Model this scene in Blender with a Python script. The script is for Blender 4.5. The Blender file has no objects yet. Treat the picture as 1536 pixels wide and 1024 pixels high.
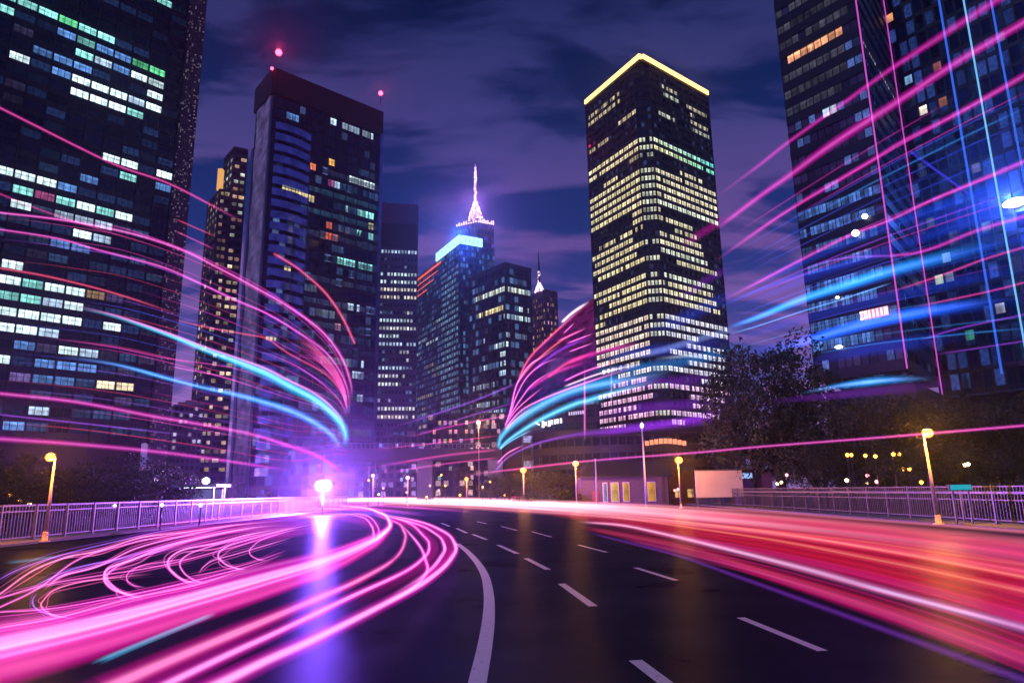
import bpy, math, random
from mathutils import Vector, Matrix
R = math.radians
sc = bpy.context.scene
COL = sc.collection
RNG = random.Random(7)

# ------------------------------------------------------------------ camera
EYE = Vector((0, 0, 2.4)); F = 1035.0
TH, RO = R(12.2), R(0.97)
_f = Vector((0, math.cos(TH), math.sin(TH)))
_u0 = Vector((0, -math.sin(TH), math.cos(TH))); _r0 = Vector((1, 0, 0))
_r = _r0 * math.cos(RO) - _u0 * math.sin(RO)
_u = _u0 * math.cos(RO) + _r0 * math.sin(RO)
cd = bpy.data.cameras.new('camera'); cam = bpy.data.objects.new('camera', cd); COL.objects.link(cam)
cd.sensor_width = 36; cd.lens = 36 * F / 1536; cd.clip_start = 0.1; cd.clip_end = 6000
M = Matrix((( _r.x, _u.x, -_f.x, EYE.x), (_r.y, _u.y, -_f.y, EYE.y), (_r.z, _u.z, -_f.z, EYE.z), (0, 0, 0, 1)))
cam.matrix_world = M
sc.camera = cam
sc.view_settings.view_transform = 'Standard'; sc.view_settings.look = 'None'
sc.view_settings.exposure = 0.0; sc.view_settings.gamma = 1
cy = sc.cycles
cy.max_bounces = 6; cy.diffuse_bounces = 2; cy.glossy_bounces = 3; cy.transmission_bounces = 2
cy.volume_bounces = 0; cy.transparent_max_bounces = 64
cy.sample_clamp_indirect = 3.0; cy.sample_clamp_direct = 0.0
cy.use_denoising = True; cy.caustics_reflective = False; cy.caustics_refractive = False

def ray(px, py): return _r * ((px - 768) / F) + _u * ((512 - py) / F) + _f
def at(px, py, Y):
    d = ray(px, py); return EYE + d * (Y / d.y)
def grd(px, py, z=0.0):
    d = ray(px, py); return EYE + d * ((z - EYE.z) / d.z)
def pix(P):
    v = Vector(P) - EYE; w = v.dot(_f)
    return 768 + F * v.dot(_r) / w, 512 - F * v.dot(_u) / w
def lin(r, g, b):
    return tuple((c / 255 / 12.92) if c / 255 <= .04045 else ((c / 255 + .055) / 1.055) ** 2.4 for c in (r, g, b))

# ------------------------------------------------------------------ world (dusk sky with streaked clouds)
class NT:
    def __init__(s, tree): s.t = tree; s.t.nodes.clear()
    def n(s, typ, props=None, **inp):
        nd = s.t.nodes.new(typ)
        for k, v in (props or {}).items(): setattr(nd, k, v)
        for k, v in inp.items():
            key = int(k[1:]) if k[0] == 'i' and k[1:].isdigit() else k.replace('_', ' ')
            s.set(nd, key, v)
        return nd
    def set(s, nd, key, v):
        sock = nd.inputs[key]
        if isinstance(v, bpy.types.NodeSocket): s.t.links.new(v, sock)
        elif isinstance(v, bpy.types.Node): s.t.links.new(v.outputs[0], sock)
        else:
            if isinstance(v, tuple) and len(v) == 3 and sock.type == 'RGBA': v = v + (1,)
            sock.default_value = v
    def m(s, op, a, b=None, c=None, clamp=False):
        nd = s.t.nodes.new('ShaderNodeMath'); nd.operation = op; nd.use_clamp = clamp
        for i, v in enumerate((a, b, c)):
            if v is not None: s.set(nd, i, v)
        return nd.outputs[0]
    def mix(s, f, a, b):
        nd = s.t.nodes.new('ShaderNodeMix'); nd.data_type = 'RGBA'
        s.set(nd, 0, f); s.set(nd, 6, a); s.set(nd, 7, b)
        return nd.outputs[2]
    def ramp(s, fac, stops):
        nd = s.t.nodes.new('ShaderNodeValToRGB'); s.set(nd, 0, fac)
        e = nd.color_ramp.elements
        while len(e) < len(stops): e.new(0.5)
        for el, (p, c) in zip(e, stops): el.position = p; el.color = tuple(c) + ((1,) if len(c) == 3 else ())
        return nd.outputs[0]

W = bpy.data.worlds.new('World'); sc.world = W; W.use_nodes = True
t = NT(W.node_tree)
tc = t.n('ShaderNodeTexCoord'); sp = t.n('ShaderNodeSeparateXYZ', i0=tc.outputs['Generated'])
z = t.m('MAXIMUM', sp.outputs[2], 0.0)
den = t.m('ADD', z, 0.22)
cu = t.m('DIVIDE', sp.outputs[0], den); cv = t.m('DIVIDE', sp.outputs[1], den)
vec = t.n('ShaderNodeCombineXYZ', i0=cu, i1=cv, i2=0.0)
mp = t.n('ShaderNodeMapping', i0=vec.outputs[0]); mp.inputs['Rotation'].default_value = (0, 0, R(-38)); mp.inputs['Scale'].default_value = (0.8, 2.0, 1); mp.inputs['Location'].default_value = (2.3, .35, 0)
nz = t.n('ShaderNodeTexNoise', i0=mp.outputs[0]); nz.inputs['Scale'].default_value = 2.3; nz.inputs['Detail'].default_value = 7; nz.inputs['Roughness'].default_value = .56; nz.inputs['Distortion'].default_value = .5
cl = t.n('ShaderNodeMapRange', {'interpolation_type': 'SMOOTHSTEP'}, i0=nz.outputs[0], i1=.42, i2=.57)
clear_c = t.ramp(z, [(0, lin(84, 80, 140)), (.2, lin(50, 62, 132)), (.33, lin(10, 42, 104)), (.47, lin(2, 30, 80)), (.62, lin(1, 17, 52)), (.85, lin(1, 8, 28))])
cloud_c = t.ramp(z, [(0, lin(156, 116, 182)), (.16, lin(130, 96, 164)), (.33, lin(98, 72, 138)), (.47, lin(60, 58, 116)), (.62, lin(30, 40, 88)), (.85, lin(9, 16, 46))])
col = t.mix(cl.outputs[0], clear_c, cloud_c)
sky = t.n('ShaderNodeTexSky', {'sky_type': 'NISHITA', 'sun_disc': False, 'sun_elevation': R(-6), 'sun_rotation': R(150)})
b1 = t.n('ShaderNodeBackground', Color=col, Strength=1.3)
b2 = t.n('ShaderNodeBackground', Color=sky.outputs[0], Strength=0.05)
ad = t.n('ShaderNodeAddShader', i0=b1, i1=b2)
t.n('ShaderNodeOutputWorld', Surface=ad)

sl = bpy.data.lights.new('fill_sun', 'SUN'); sl.energy = 0.5; sl.angle = R(10); sl.color = (.5, .58, 1)  # added night fill that brightens lane paint, railings and pale cladding
so = bpy.data.objects.new('fill_sun', sl); COL.objects.link(so); so.rotation_euler = Vector((.6, .5, -.62)).to_track_quat('-Z', 'Y').to_euler(); so['kind'] = 'structure'

# ------------------------------------------------------------------ helpers
def tag(o, label=None, cat=None, group=None, kind=None):
    if label: o['label'] = label
    if cat: o['category'] = cat
    if group: o['group'] = group
    if kind: o['kind'] = kind
    return o
def empty(name, loc=(0, 0, 0), label=None, cat=None, group=None):
    o = bpy.data.objects.new(name, None); COL.objects.link(o); o.location = loc
    o.empty_display_size = .2
    return tag(o, label, cat, group)

class MB:
    def __init__(s): s.v = []; s.f = []; s.uv = []; s.col = []; s.smooth = []; s.mi = []
    def face(s, pts, uv=None, col=None, smooth=False, mi=0):
        b = len(s.v); s.v += [tuple(p) for p in pts]; n = len(pts)
        s.f.append(tuple(range(b, b + n)))
        s.uv += uv if uv else [(p[0], p[1]) for p in pts]
        s.col += [tuple(col) if col else (1, 1, 1, 1)] * n if not (col and isinstance(col[0], (tuple, list))) else list(col)
        s.smooth.append(smooth); s.mi.append(mi)
    def hexa(s, p, col=None, mi=0):          # p: 8 points, bottom 4 ccw then top 4
        for q in ((3, 2, 1, 0), (4, 5, 6, 7), (0, 1, 5, 4), (1, 2, 6, 5), (2, 3, 7, 6), (3, 0, 4, 7)):
            s.face([p[i] for i in q], [(0, 0), (1, 0), (1, 1), (0, 1)], col, mi=mi)
    def box(s, x0, x1, y0, y1, z0, z1, mi=0, col=None):
        s.hexa([(x0, y0, z0), (x1, y0, z0), (x1, y1, z0), (x0, y1, z0), (x0, y0, z1), (x1, y0, z1), (x1, y1, z1), (x0, y1, z1)], col, mi)
    def bar(s, a, b, w, h=None, mi=0):       # box section between two points
        a, b = Vector(a), Vector(b); d = (b - a).normalized(); h = h or w
        up = Vector((0, 0, 1)) if abs(d.z) < .9 else Vector((0, 1, 0))
        x = d.cross(up).normalized() * w / 2; y = x.cross(d).normalized() * h / 2
        s.hexa([a - x - y, a + x - y, a + x + y, a - x + y, b - x - y, b + x - y, b + x + y, b - x + y], mi=mi)
    def tube(s, pts, rad, n=8, smooth=True, cap=True, mi=0, cols=None):
        pts = [Vector(p) for p in pts]; k = len(pts)
        rad = rad if isinstance(rad, (list, tuple)) else [rad] * k
        rings = []; prev = None; L = 0; Ls = []
        for i in range(k):
            tdir = (pts[min(i + 1, k - 1)] - pts[max(i - 1, 0)])
            tdir = tdir.normalized() if tdir.length > 1e-9 else Vector((0, 0, 1))
            if prev is None:
                up = Vector((0, 0, 1)) if abs(tdir.z) < .9 else Vector((1, 0, 0))
                x = tdir.cross(up).normalized()
            else:
                x = (prev - tdir * prev.dot(tdir)); x = x.normalized() if x.length > 1e-6 else tdir.orthogonal().normalized()
            prev = x; y = tdir.cross(x)
            rings.append([pts[i] + (x * math.cos(a) + y * math.sin(a)) * rad[i] for a in [2 * math.pi * j / n for j in range(n)]])
            if i: L += (pts[i] - pts[i - 1]).length
            Ls.append(L)
        base = len(s.v)
        for r in rings: s.v += [tuple(p) for p in r]
        for i in range(k - 1):
            for j in range(n):
                j2 = (j + 1) % n
                s.f.append((base + i * n + j, base + i * n + j2, base + (i + 1) * n + j2, base + (i + 1) * n + j))
                s.uv += [(Ls[i], j / n), (Ls[i], (j + 1) / n), (Ls[i + 1], (j + 1) / n), (Ls[i + 1], j / n)]
                s.col += [cols[i], cols[i], cols[i + 1], cols[i + 1]] if cols else [(1, 1, 1, 1)] * 4
                s.smooth.append(smooth); s.mi.append(mi)
        if cap:
            for ring, rev in ((0, True), (k - 1, False)):
                idx = [base + ring * n + j for j in range(n)]
                if rev: idx.reverse()
                s.f.append(tuple(idx)); s.uv += [(0, 0)] * n; s.col += [cols[ring] if cols else (1, 1, 1, 1)] * n
                s.smooth.append(False); s.mi.append(mi)
    def lathe(s, prof, c=(0, 0, 0), n=14, mi=0):
        s.tube([(c[0], c[1], c[2] + zz) for r, zz in prof], [max(r, .001) for r, zz in prof], n, mi=mi)
    def build(s, name, mats, parent=None, link=True):
        me = bpy.data.meshes.new(name); me.from_pydata(s.v, [], s.f)
        ul = me.uv_layers.new(name='UVMap'); ul.data.foreach_set('uv', [c for q in s.uv for c in q])
        ca = me.color_attributes.new('tint', 'FLOAT_COLOR', 'CORNER'); ca.data.foreach_set('color', [c for q in s.col for c in q])
        me.polygons.foreach_set('use_smooth', s.smooth); me.polygons.foreach_set('material_index', s.mi)
        for mm in (mats if isinstance(mats, (list, tuple)) else [mats]): me.materials.append(mm)
        me.update()
        o = bpy.data.objects.new(name, me); COL.objects.link(o)
        if parent is not None: o.parent = parent; 
        return o

def local(root, P): return Vector(P) - root.location

# ------------------------------------------------------------------ materials
def new_mat(name):
    m = bpy.data.materials.new(name); m.use_nodes = True
    return m, NT(m.node_tree)
def plain(name, col, rough=.5, metal=0.0, var=.15, scale=3.0, spec=.5, bump=0.0):
    m, t = new_mat(name)
    tc = t.n('ShaderNodeTexCoord')
    nz = t.n('ShaderNodeTexNoise', i0=tc.outputs['Object']); nz.inputs['Scale'].default_value = scale; nz.inputs['Detail'].default_value = 4
    f = t.n('ShaderNodeMapRange', i0=nz.outputs[0], i1=.3, i2=.7, i3=1 - var, i4=1 + var)
    c = t.n('ShaderNodeVectorMath', {'operation': 'SCALE'}, i0=tuple(col), Scale=f.outputs[0])
    p = t.n('ShaderNodeBsdfPrincipled', Base_Color=c.outputs[0], Roughness=rough, Metallic=metal)
    p.inputs['Specular IOR Level'].default_value = spec
    if bump:
        bp = t.n('ShaderNodeBump', Height=nz.outputs[0], Strength=bump); t.set(p, 'Normal', bp.outputs[0])
    t.n('ShaderNodeOutputMaterial', Surface=p)
    return m
def emit(name, col, strength, sampling='NONE'):
    m, t = new_mat(name)
    e = t.n('ShaderNodeEmission', Color=tuple(col), Strength=strength)
    t.n('ShaderNodeOutputMaterial', Surface=e)
    m.cycles.emission_sampling = sampling
    return m
def facade(name, glass, span, sp=.32, mu=.08, glow=(0, 0, 0), gthr=.9, grough=.12, srough=.5, var=1.2, metal=0.0):
    """curtain wall: UV counts cells; spandrel band at each floor's foot, slim mullions, each pane its own tone"""
    m, t = new_mat(name)
    uv = t.n('ShaderNodeUVMap'); s = t.n('ShaderNodeSeparateXYZ', i0=uv.outputs[0])
    u, v = s.outputs[0], s.outputs[1]
    fu, fv = t.m('FRACT', u), t.m('FRACT', v)
    ms = t.m('LESS_THAN', fv, sp)
    mm = t.m('GREATER_THAN', t.m('ABSOLUTE', t.m('SUBTRACT', fu, .5)), .5 - mu / 2)
    mk = t.m('MAXIMUM', ms, mm)
    cell = t.n('ShaderNodeCombineXYZ', i0=t.m('FLOOR', u), i1=t.m('FLOOR', v), i2=0.0)
    wn = t.n('ShaderNodeTexWhiteNoise', {'noise_dimensions': '2D'}, Vector=cell.outputs[0])
    rnd = wn.outputs[0]
    wn2 = t.n('ShaderNodeTexWhiteNoise', {'noise_dimensions': '3D'}, Vector=t.n('ShaderNodeVectorMath', {'operation': 'ADD'}, i0=cell.outputs[0], i1=(.5, 3.3, 7.7)).outputs[0])
    nz = t.n('ShaderNodeTexNoise', i0=uv.outputs[0]); nz.inputs['Scale'].default_value = .35; nz.inputs['Detail'].default_value = 6
    k = t.m('MULTIPLY', t.m('MULTIPLY_ADD', rnd, var, 1 - var / 2), t.m('MULTIPLY_ADD', nz.outputs[0], 1.2, .4))
    gc = t.n('ShaderNodeVectorMath', {'operation': 'SCALE'}, i0=tuple(glass), Scale=k)
    sc_ = t.n('ShaderNodeVectorMath', {'operation': 'SCALE'}, i0=tuple(span), Scale=t.m('MULTIPLY_ADD', nz.outputs[0], .8, .6))
    base = t.mix(mk, gc.outputs[0], sc_.outputs[0])
    ro = t.m('MULTIPLY_ADD', mk, srough - grough, t.m('MULTIPLY_ADD', rnd, .1, grough - .05))
    p = t.n('ShaderNodeBsdfPrincipled', Base_Color=base, Roughness=ro, Metallic=metal)
    # panes with a dim lamp somewhere behind them
    on = t.m('MULTIPLY', t.m('GREATER_THAN', wn2.outputs[0], gthr), t.m('SUBTRACT', 1.0, mk))
    nb = t.n('ShaderNodeTexNoise', i0=uv.outputs[0]); nb.inputs['Scale'].default_value = 5.0; nb.inputs['Detail'].default_value = 3
    es = t.m('MULTIPLY', on, t.m('MULTIPLY', rnd, t.m('MULTIPLY_ADD', nb.outputs[0], 2.4, -.5, clamp=True)))
    t.set(p, 'Emission Color', tuple(glow)); t.set(p, 'Emission Strength', es)
    t.n('ShaderNodeOutputMaterial', Surface=p)
    m.cycles.emission_sampling = 'NONE'
    return m
# lit panes: UV counts panes, tint holds the lamp colour behind them
LIT, t = new_mat('lit_panes')
at_ = t.n('ShaderNodeAttribute', {'attribute_name': 'tint'})
uv = t.n('ShaderNodeUVMap'); s = t.n('ShaderNodeSeparateXYZ', i0=uv.outputs[0])
fu, fv = t.m('FRACT', s.outputs[0]), t.m('FRACT', s.outputs[1])
cell = t.n('ShaderNodeCombineXYZ', i0=t.m('FLOOR', s.outputs[0]), i1=t.m('FLOOR', s.outputs[1]), i2=0.0)
wn = t.n('ShaderNodeTexWhiteNoise', {'noise_dimensions': '2D'}, Vector=cell.outputs[0])
slat = t.n('ShaderNodeTexWhiteNoise', {'noise_dimensions': '2D'}, Vector=t.n('ShaderNodeCombineXYZ', i0=t.m('FLOOR', t.m('MULTIPLY', s.outputs[0], 3.0)), i1=t.m('FLOOR', s.outputs[1]), i2=0.0).outputs[0])
fn = t.n('ShaderNodeTexNoise', i0=t.n('ShaderNodeVectorMath', {'operation': 'MULTIPLY'}, i0=uv.outputs[0], i1=(.9, 1.6, 1)).outputs[0]); fn.inputs['Scale'].default_value = 1.0; fn.inputs['Detail'].default_value = 2
drop = t.m('MULTIPLY_ADD', wn.outputs[0], .7, -.1)                       # how far the blind hangs in this pane
blind = t.m('GREATER_THAN', fv, t.m('SUBTRACT', 1.0, drop))
ceil = t.n('ShaderNodeMapRange', {'interpolation_type': 'SMOOTHSTEP'}, i0=fv, i1=.55, i2=.95, i3=.0, i4=.6)
br = t.m('MULTIPLY', t.m('MULTIPLY_ADD', fn.outputs[0], 1.5, .1), t.m('ADD', t.m('MULTIPLY_ADD', slat.outputs[0], .5, .5), ceil.outputs[0]))
br = t.m('MULTIPLY', br, t.m('MULTIPLY_ADD', blind, -.3, 1.15))
e = t.n('ShaderNodeEmission', Color=at_.outputs['Color'], Strength=br)
g = t.n('ShaderNodeBsdfGlossy', Color=(.04, .04, .05), Roughness=.1)
t.n('ShaderNodeOutputMaterial', Surface=t.n('ShaderNodeAddShader', i0=e, i1=g))
LIT.cycles.emission_sampling = 'NONE'

# light trails: an optically thin glowing thread, densest on its axis
def trail_mat(name, sampling, hk, ck):
    m, t = new_mat(name)
    a = t.n('ShaderNodeAttribute', {'attribute_name': 'tint'})
    ge = t.n('ShaderNodeNewGeometry')
    ax = t.n('ShaderNodeAttribute', {'attribute_name': 'axis'})
    dn = t.m('ABSOLUTE', t.n('ShaderNodeVectorMath', {'operation': 'DOT_PRODUCT'}, i0=ge.outputs['Normal'], i1=ge.outputs['Incoming']).outputs['Value'])
    side = t.n('ShaderNodeVectorMath', {'operation': 'LENGTH'}, i0=t.n('ShaderNodeVectorMath', {'operation': 'CROSS_PRODUCT'}, i0=ax.outputs['Vector'], i1=ge.outputs['Incoming']).outputs[0]).outputs['Value']
    c = t.m('MINIMUM', t.m('DIVIDE', dn, t.m('MAXIMUM', side, .02)), 1.0)
    uv = t.n('ShaderNodeUVMap')
    nz = t.n('ShaderNodeTexNoise', i0=t.n('ShaderNodeVectorMath', {'operation': 'MULTIPLY'}, i0=uv.outputs[0], i1=(.12, 5.0, 1)).outputs[0]); nz.inputs['Scale'].default_value = 1.0; nz.inputs['Detail'].default_value = 3
    k = t.m('MULTIPLY_ADD', nz.outputs[0], .9, .55)
    halo = t.m('MULTIPLY', t.m('POWER', c, 3.5), t.m('MULTIPLY', k, hk))
    core = t.m('MULTIPLY', t.m('POWER', c, 26.0), t.m('MULTIPLY', a.outputs['Alpha'], ck))
    hc = t.n('ShaderNodeVectorMath', {'operation': 'SCALE'}, i0=a.outputs['Color'], Scale=halo)
    cc = t.n('ShaderNodeVectorMath', {'operation': 'SCALE'}, i0=t.mix(.4, a.outputs['Color'], (1, .93, 1)), Scale=core)
    sm = t.n('ShaderNodeVectorMath', {'operation': 'ADD'}, i0=hc.outputs[0], i1=cc.outputs[0])
    e = t.n('ShaderNodeEmission', Color=sm.outputs[0], Strength=1.0)
    t.n('ShaderNodeOutputMaterial', Surface=t.n('ShaderNodeAddShader', i0=e, i1=t.n('ShaderNodeBsdfTransparent')))
    m.cycles.emission_sampling = sampling
    return m
TRAIL = trail_mat('light_trail_air', 'NONE', .22, .42)
TRAIL_ROAD = trail_mat('light_trail_road', 'NONE', .3, .55)

STEEL = plain('galvanised_steel', (.16, .16, .2), .4, .5)
DARKM = plain('dark_metal', (.03, .03, .04), .4, .3)
MULL = plain('mullion_black', (.006, .009, .022), .4, .2)
CONC = plain('concrete', (.2, .2, .21), .8, bump=.1)
POLE_ORANGE = plain('painted_pole', (.8, .55, .42), .5)
WHITEP = plain('white_paint', (.75, .75, .78), .45)
BARK = plain('bark', (.06, .045, .035), .9, bump=.4)

# ------------------------------------------------------------------ ground, road, markings
def road_mat():
    m, t = new_mat('damp_asphalt')
    tc = t.n('ShaderNodeTexCoord')
    n1 = t.n('ShaderNodeTexNoise', i0=tc.outputs['Object']); n1.inputs['Scale'].default_value = .35; n1.inputs['Detail'].default_value = 5
    n2 = t.n('ShaderNodeTexNoise', i0=tc.outputs['Object']); n2.inputs['Scale'].default_value = 45.0; n2.inputs['Detail'].default_value = 3
    c = t.mix(n1.outputs[0], (.005, .007, .016), (.013, .015, .028))
    c2 = t.mix(t.m('MULTIPLY', n2.outputs[0], .6), c, (.006, .006, .01))
    ro = t.n('ShaderNodeMapRange', i0=n1.outputs[0], i1=.3, i2=.7, i3=.26, i4=.36)
    bp = t.n('ShaderNodeBump', Height=n2.outputs[0], Strength=.3, Distance=.02)
    p = t.n('ShaderNodeBsdfPrincipled', Base_Color=c2, Roughness=.8, Normal=bp.outputs[0])
    p.inputs['Specular IOR Level'].default_value = 0.0
    gl = t.n('ShaderNodeBsdfGlossy', Color=(.5, .6, 1, 1), Roughness=ro.outputs[0], Normal=bp.outputs[0])
    wet = t.m('MULTIPLY_ADD', n1.outputs[0], .07, .01)
    t.n('ShaderNodeOutputMaterial', Surface=t.n('ShaderNodeMixShader', i0=wet, i1=p, i2=gl))
    return m
ROAD = road_mat()
EARTH = plain('park_soil', (.03, .032, .028), .9, scale=.5, bump=.3)
PAVE = plain('kerb_concrete', (.18, .17, .17), .7, scale=2, bump=.1)
PAINT, t = new_mat('road_paint')
tc = t.n('ShaderNodeTexCoord')
w1 = t.n('ShaderNodeTexNoise', i0=tc.outputs['Object']); w1.inputs['Scale'].default_value = 9.0; w1.inputs['Detail'].default_value = 6; w1.inputs['Roughness'].default_value = .7
wr = t.n('ShaderNodeMapRange', i0=w1.outputs[0], i1=.3, i2=.42)
t.n('ShaderNodeOutputMaterial', Surface=t.n('ShaderNodeBsdfPrincipled', Base_Color=t.mix(wr.outputs[0], (.12, .12, .14), (.8, .8, .84)), Roughness=.5))
FXL, FXR = -28.0, 27.0           # fence lines
mb = MB(); mb.box(-620, 620, -40, 780, -.6, -.02); mb.build('ground', EARTH)['kind'] = 'structure'
mb = MB(); mb.box(FXL + 1.6, FXR - 1.6, -30, 150, -.3, 0); mb.build('road', ROAD)['kind'] = 'structure'
for x0, x1 in ((FXL - 1.6, FXL + 1.6), (FXR - 1.6, FXR + 1.6)):
    mb = MB(); mb.box(x0, x1, -30, 150, -.3, .12); mb.build('pavement', PAVE)['kind'] = 'structure'

def catmull(P, sub=6):
    P = [Vector(p) for p in P]; out = []
    for i in range(len(P) - 1):
        a = P[i - 1] if i else P[0] * 2 - P[1]; b, c = P[i], P[i + 1]
        d = P[i + 2] if i + 2 < len(P) else P[-1] * 2 - P[-2]
        for k in range(sub):
            s_ = k / sub
            out.append(.5 * ((2 * b) + (c - a) * s_ + (2 * a - 5 * b + 4 * c - d) * s_ ** 2 + (3 * b - a - 3 * c + d) * s_ ** 3))
    out.append(P[-1]); return out
def ribbon(pts, w, name, mat, z=.006):
    c = catmull(pts, 8); mb = MB(); L = []
    for i, p in enumerate(c):
        d = (c[min(i + 1, len(c) - 1)] - c[max(i - 1, 0)]); d.z = 0; d.normalize(); n = Vector((-d.y, d.x, 0)) * w / 2
        L.append((p + n, p - n))
    for (a, b), (a2, b2) in zip(L, L[1:]):
        mb.face([(a.x, a.y, z), (b.x, b.y, z), (b2.x, b2.y, z), (a2.x, a2.y, z)])
    return mb.build(name, mat)
def gp(L): return [grd(x, y, 0) for x, y in L]
o = ribbon(gp([(709, 1075), (716, 1024), (727, 970), (733, 925), (733, 890), (727, 862), (715, 842), (700, 826), (686, 815)]), .24, 'edge_line', PAINT); o['kind'] = 'structure'
dash = [((953, 990), (1014, 1036)), ((842, 875), (890, 909)), ((789, 837), (822, 854)), ((747, 817), (776, 830)), ((709, 801), (730, 809)), ((685, 792), (700, 799)), ((662, 784), (674, 789)),
        ((1111, 926), (1234, 976)), ((953, 851), (1014, 870)), ((868, 817), (910, 828)), ((798, 797), (827, 805)), ((752, 789), (775, 795)), ((716, 782), (730, 785))]
for i, (a, b) in enumerate(dash):
    ribbon(gp([a, b]), .17 if i > 6 else .2, 'lane_dash', PAINT)['kind'] = 'structure'

# ------------------------------------------------------------------ facades
class Face:
    def __init__(s, P, Q, z0, z1, cw, fh):
        s.P, s.Q = Vector(P).to_2d(), Vector(Q).to_2d(); s.W = (s.Q - s.P).length; s.u = (s.Q - s.P) / s.W
        s.n = Vector((s.u.y, -s.u.x)); s.z0, s.z1 = z0, z1
        s.nc = max(1, round(s.W / cw)); s.cw = s.W / s.nc; s.nr = max(1, round((z1 - z0) / fh)); s.fh = (z1 - z0) / s.nr
    def pt(s, a, zz, off=0.0):
        q = s.P + s.u * a + s.n * off; return Vector((q.x, q.y, zz))
    def hit(s, px, py):
        d = ray(px, py); n3 = Vector((s.n.x, s.n.y, 0)); p3 = Vector((s.P.x, s.P.y, 0))
        k = (p3 - EYE).dot(n3) / d.dot(n3); X = EYE + d * k
        return (Vector((X.x, X.y)) - s.P).dot(s.u), X.z
    def cell(s, px, py):
        a, zz = s.hit(px, py); return int(math.floor(a / s.cw)), int(math.floor((zz - s.z0) / s.fh))
    def box(s, mb, a0, a1, z0, z1, d0, d1, mi=0):
        mb.hexa([s.pt(a0, z0, d1), s.pt(a1, z0, d1), s.pt(a1, z0, d0), s.pt(a0, z0, d0), s.pt(a0, z1, d1), s.pt(a1, z1, d1), s.pt(a1, z1, d0), s.pt(a0, z1, d0)], mi=mi)
    def wall(s, mb, mi=0):
        mb.face([s.pt(0, s.z0), s.pt(s.W, s.z0), s.pt(s.W, s.z1), s.pt(0, s.z1)], [(0, 0), (s.nc, 0), (s.nc, s.nr), (0, s.nr)], mi=mi)
    def panes(s, mb, c0, c1, row, tint, sub=1, sp=.32, gap=.1, off=.04, top=.97, jit=0.0, drop=0.0, rng=RNG):
        n = max(1, round((c1 - c0) * sub)); w = (c1 - c0) * s.cw / n
        z0, z1 = s.z0 + (row + sp) * s.fh, s.z0 + (row + top) * s.fh
        for i in range(n):
            if drop and rng.random() < drop: continue
            a0 = c0 * s.cw + i * w + gap * w / 2; a1 = a0 + w * (1 - gap)
            k = 1 + rng.uniform(-jit, jit); cu_, cv_ = int(c0 * sub) + i + 100, row + 50
            mb.face([s.pt(a0, z0, off), s.pt(a1, z0, off), s.pt(a1, z1, off), s.pt(a0, z1, off)], [(cu_ + .01, cv_ + .01), (cu_ + .99, cv_ + .01), (cu_ + .99, cv_ + .99), (cu_ + .01, cv_ + .99)], (tint[0] * k, tint[1] * k, tint[2] * k, 1))
def solve(A, D, z, px, py=None):
    """t along A + tD (2d) where the point at height z falls on column px"""
    k = (px - 768) / F; a = Vector((A[0], A[1], z)) - EYE; d = Vector((D[0], D[1], 0))
    return (k * _f.dot(a) - _r.dot(a)) / (_r.dot(d) - k * _f.dot(d))
def corner_plan(cpx, cpy, Y, angR, pxR, angL, pxL):
    c = at(cpx, cpy, Y); zt = c.z
    DR = Vector((math.sin(R(angR)), math.cos(R(angR)))); DL = Vector((-math.sin(R(angL)), math.cos(R(angL))))
    C2 = c.to_2d()
    Rp = C2 + DR * solve(C2, DR, zt, pxR); Lp = C2 + DL * solve(C2, DL, zt, pxL)
    return Lp, C2, Rp, Lp + Rp - C2, zt
def roof(mb, poly, z, mi=0): mb.face([(p.x, p.y, z) for p in poly], mi=mi)
def prism(mb, poly, z0, z1, mi=0):
    n = len(poly)
    for i in range(n):
        a, b = poly[i], poly[(i + 1) % n]
        w = (Vector(b) - Vector(a)).length
        mb.face([(a[0], a[1], z0), (b[0], b[1], z0), (b[0], b[1], z1), (a[0], a[1], z1)], [(0, 0), (w / 3, 0), (w / 3, (z1 - z0) / 3.5), (0, (z1 - z0) / 3.5)], mi=mi)
    mb.face([(p[0], p[1], z1) for p in poly], mi=mi)
def add_windows(root, items, name='window'):
    """items: list of MB; the 100 largest are parts, the others one mass"""
    def area(mb):
        a = 0
        for f in mb.f:
            q = [pix(mb.v[i]) for i in f]
            a += abs(sum(q[i][0] * q[(i + 1) % len(q)][1] - q[(i + 1) % len(q)][0] * q[i][1] for i in range(len(q)))) / 2
        return a
    items = [m for m in items if m.f]
    items.sort(key=area, reverse=True)
    for m in items[:100]: m.build(name, LIT, root)
    if len(items) > 100:
        mb = MB()
        for m in items[100:]:
            b = len(mb.v); mb.v += m.v; mb.f += [tuple(b + i for i in f) for f in m.f]; mb.uv += m.uv; mb.col += m.col; mb.smooth += m.smooth; mb.mi += m.mi
        mb.build(name, LIT, root)['kind'] = 'stuff'

CW = (.72, .95, 1.0); TEAL = (.3, .85, .8); GREEN = (.15, .8, .35); BLUE = (.12, .3, .75); WARM = (1, .62, .25); YEL = (1, .8, .38); COOL = (.55, .75, 1.0); PINK = (1, .2, .7)
def sc3(c, k): return tuple(x * k for x in c)

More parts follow.
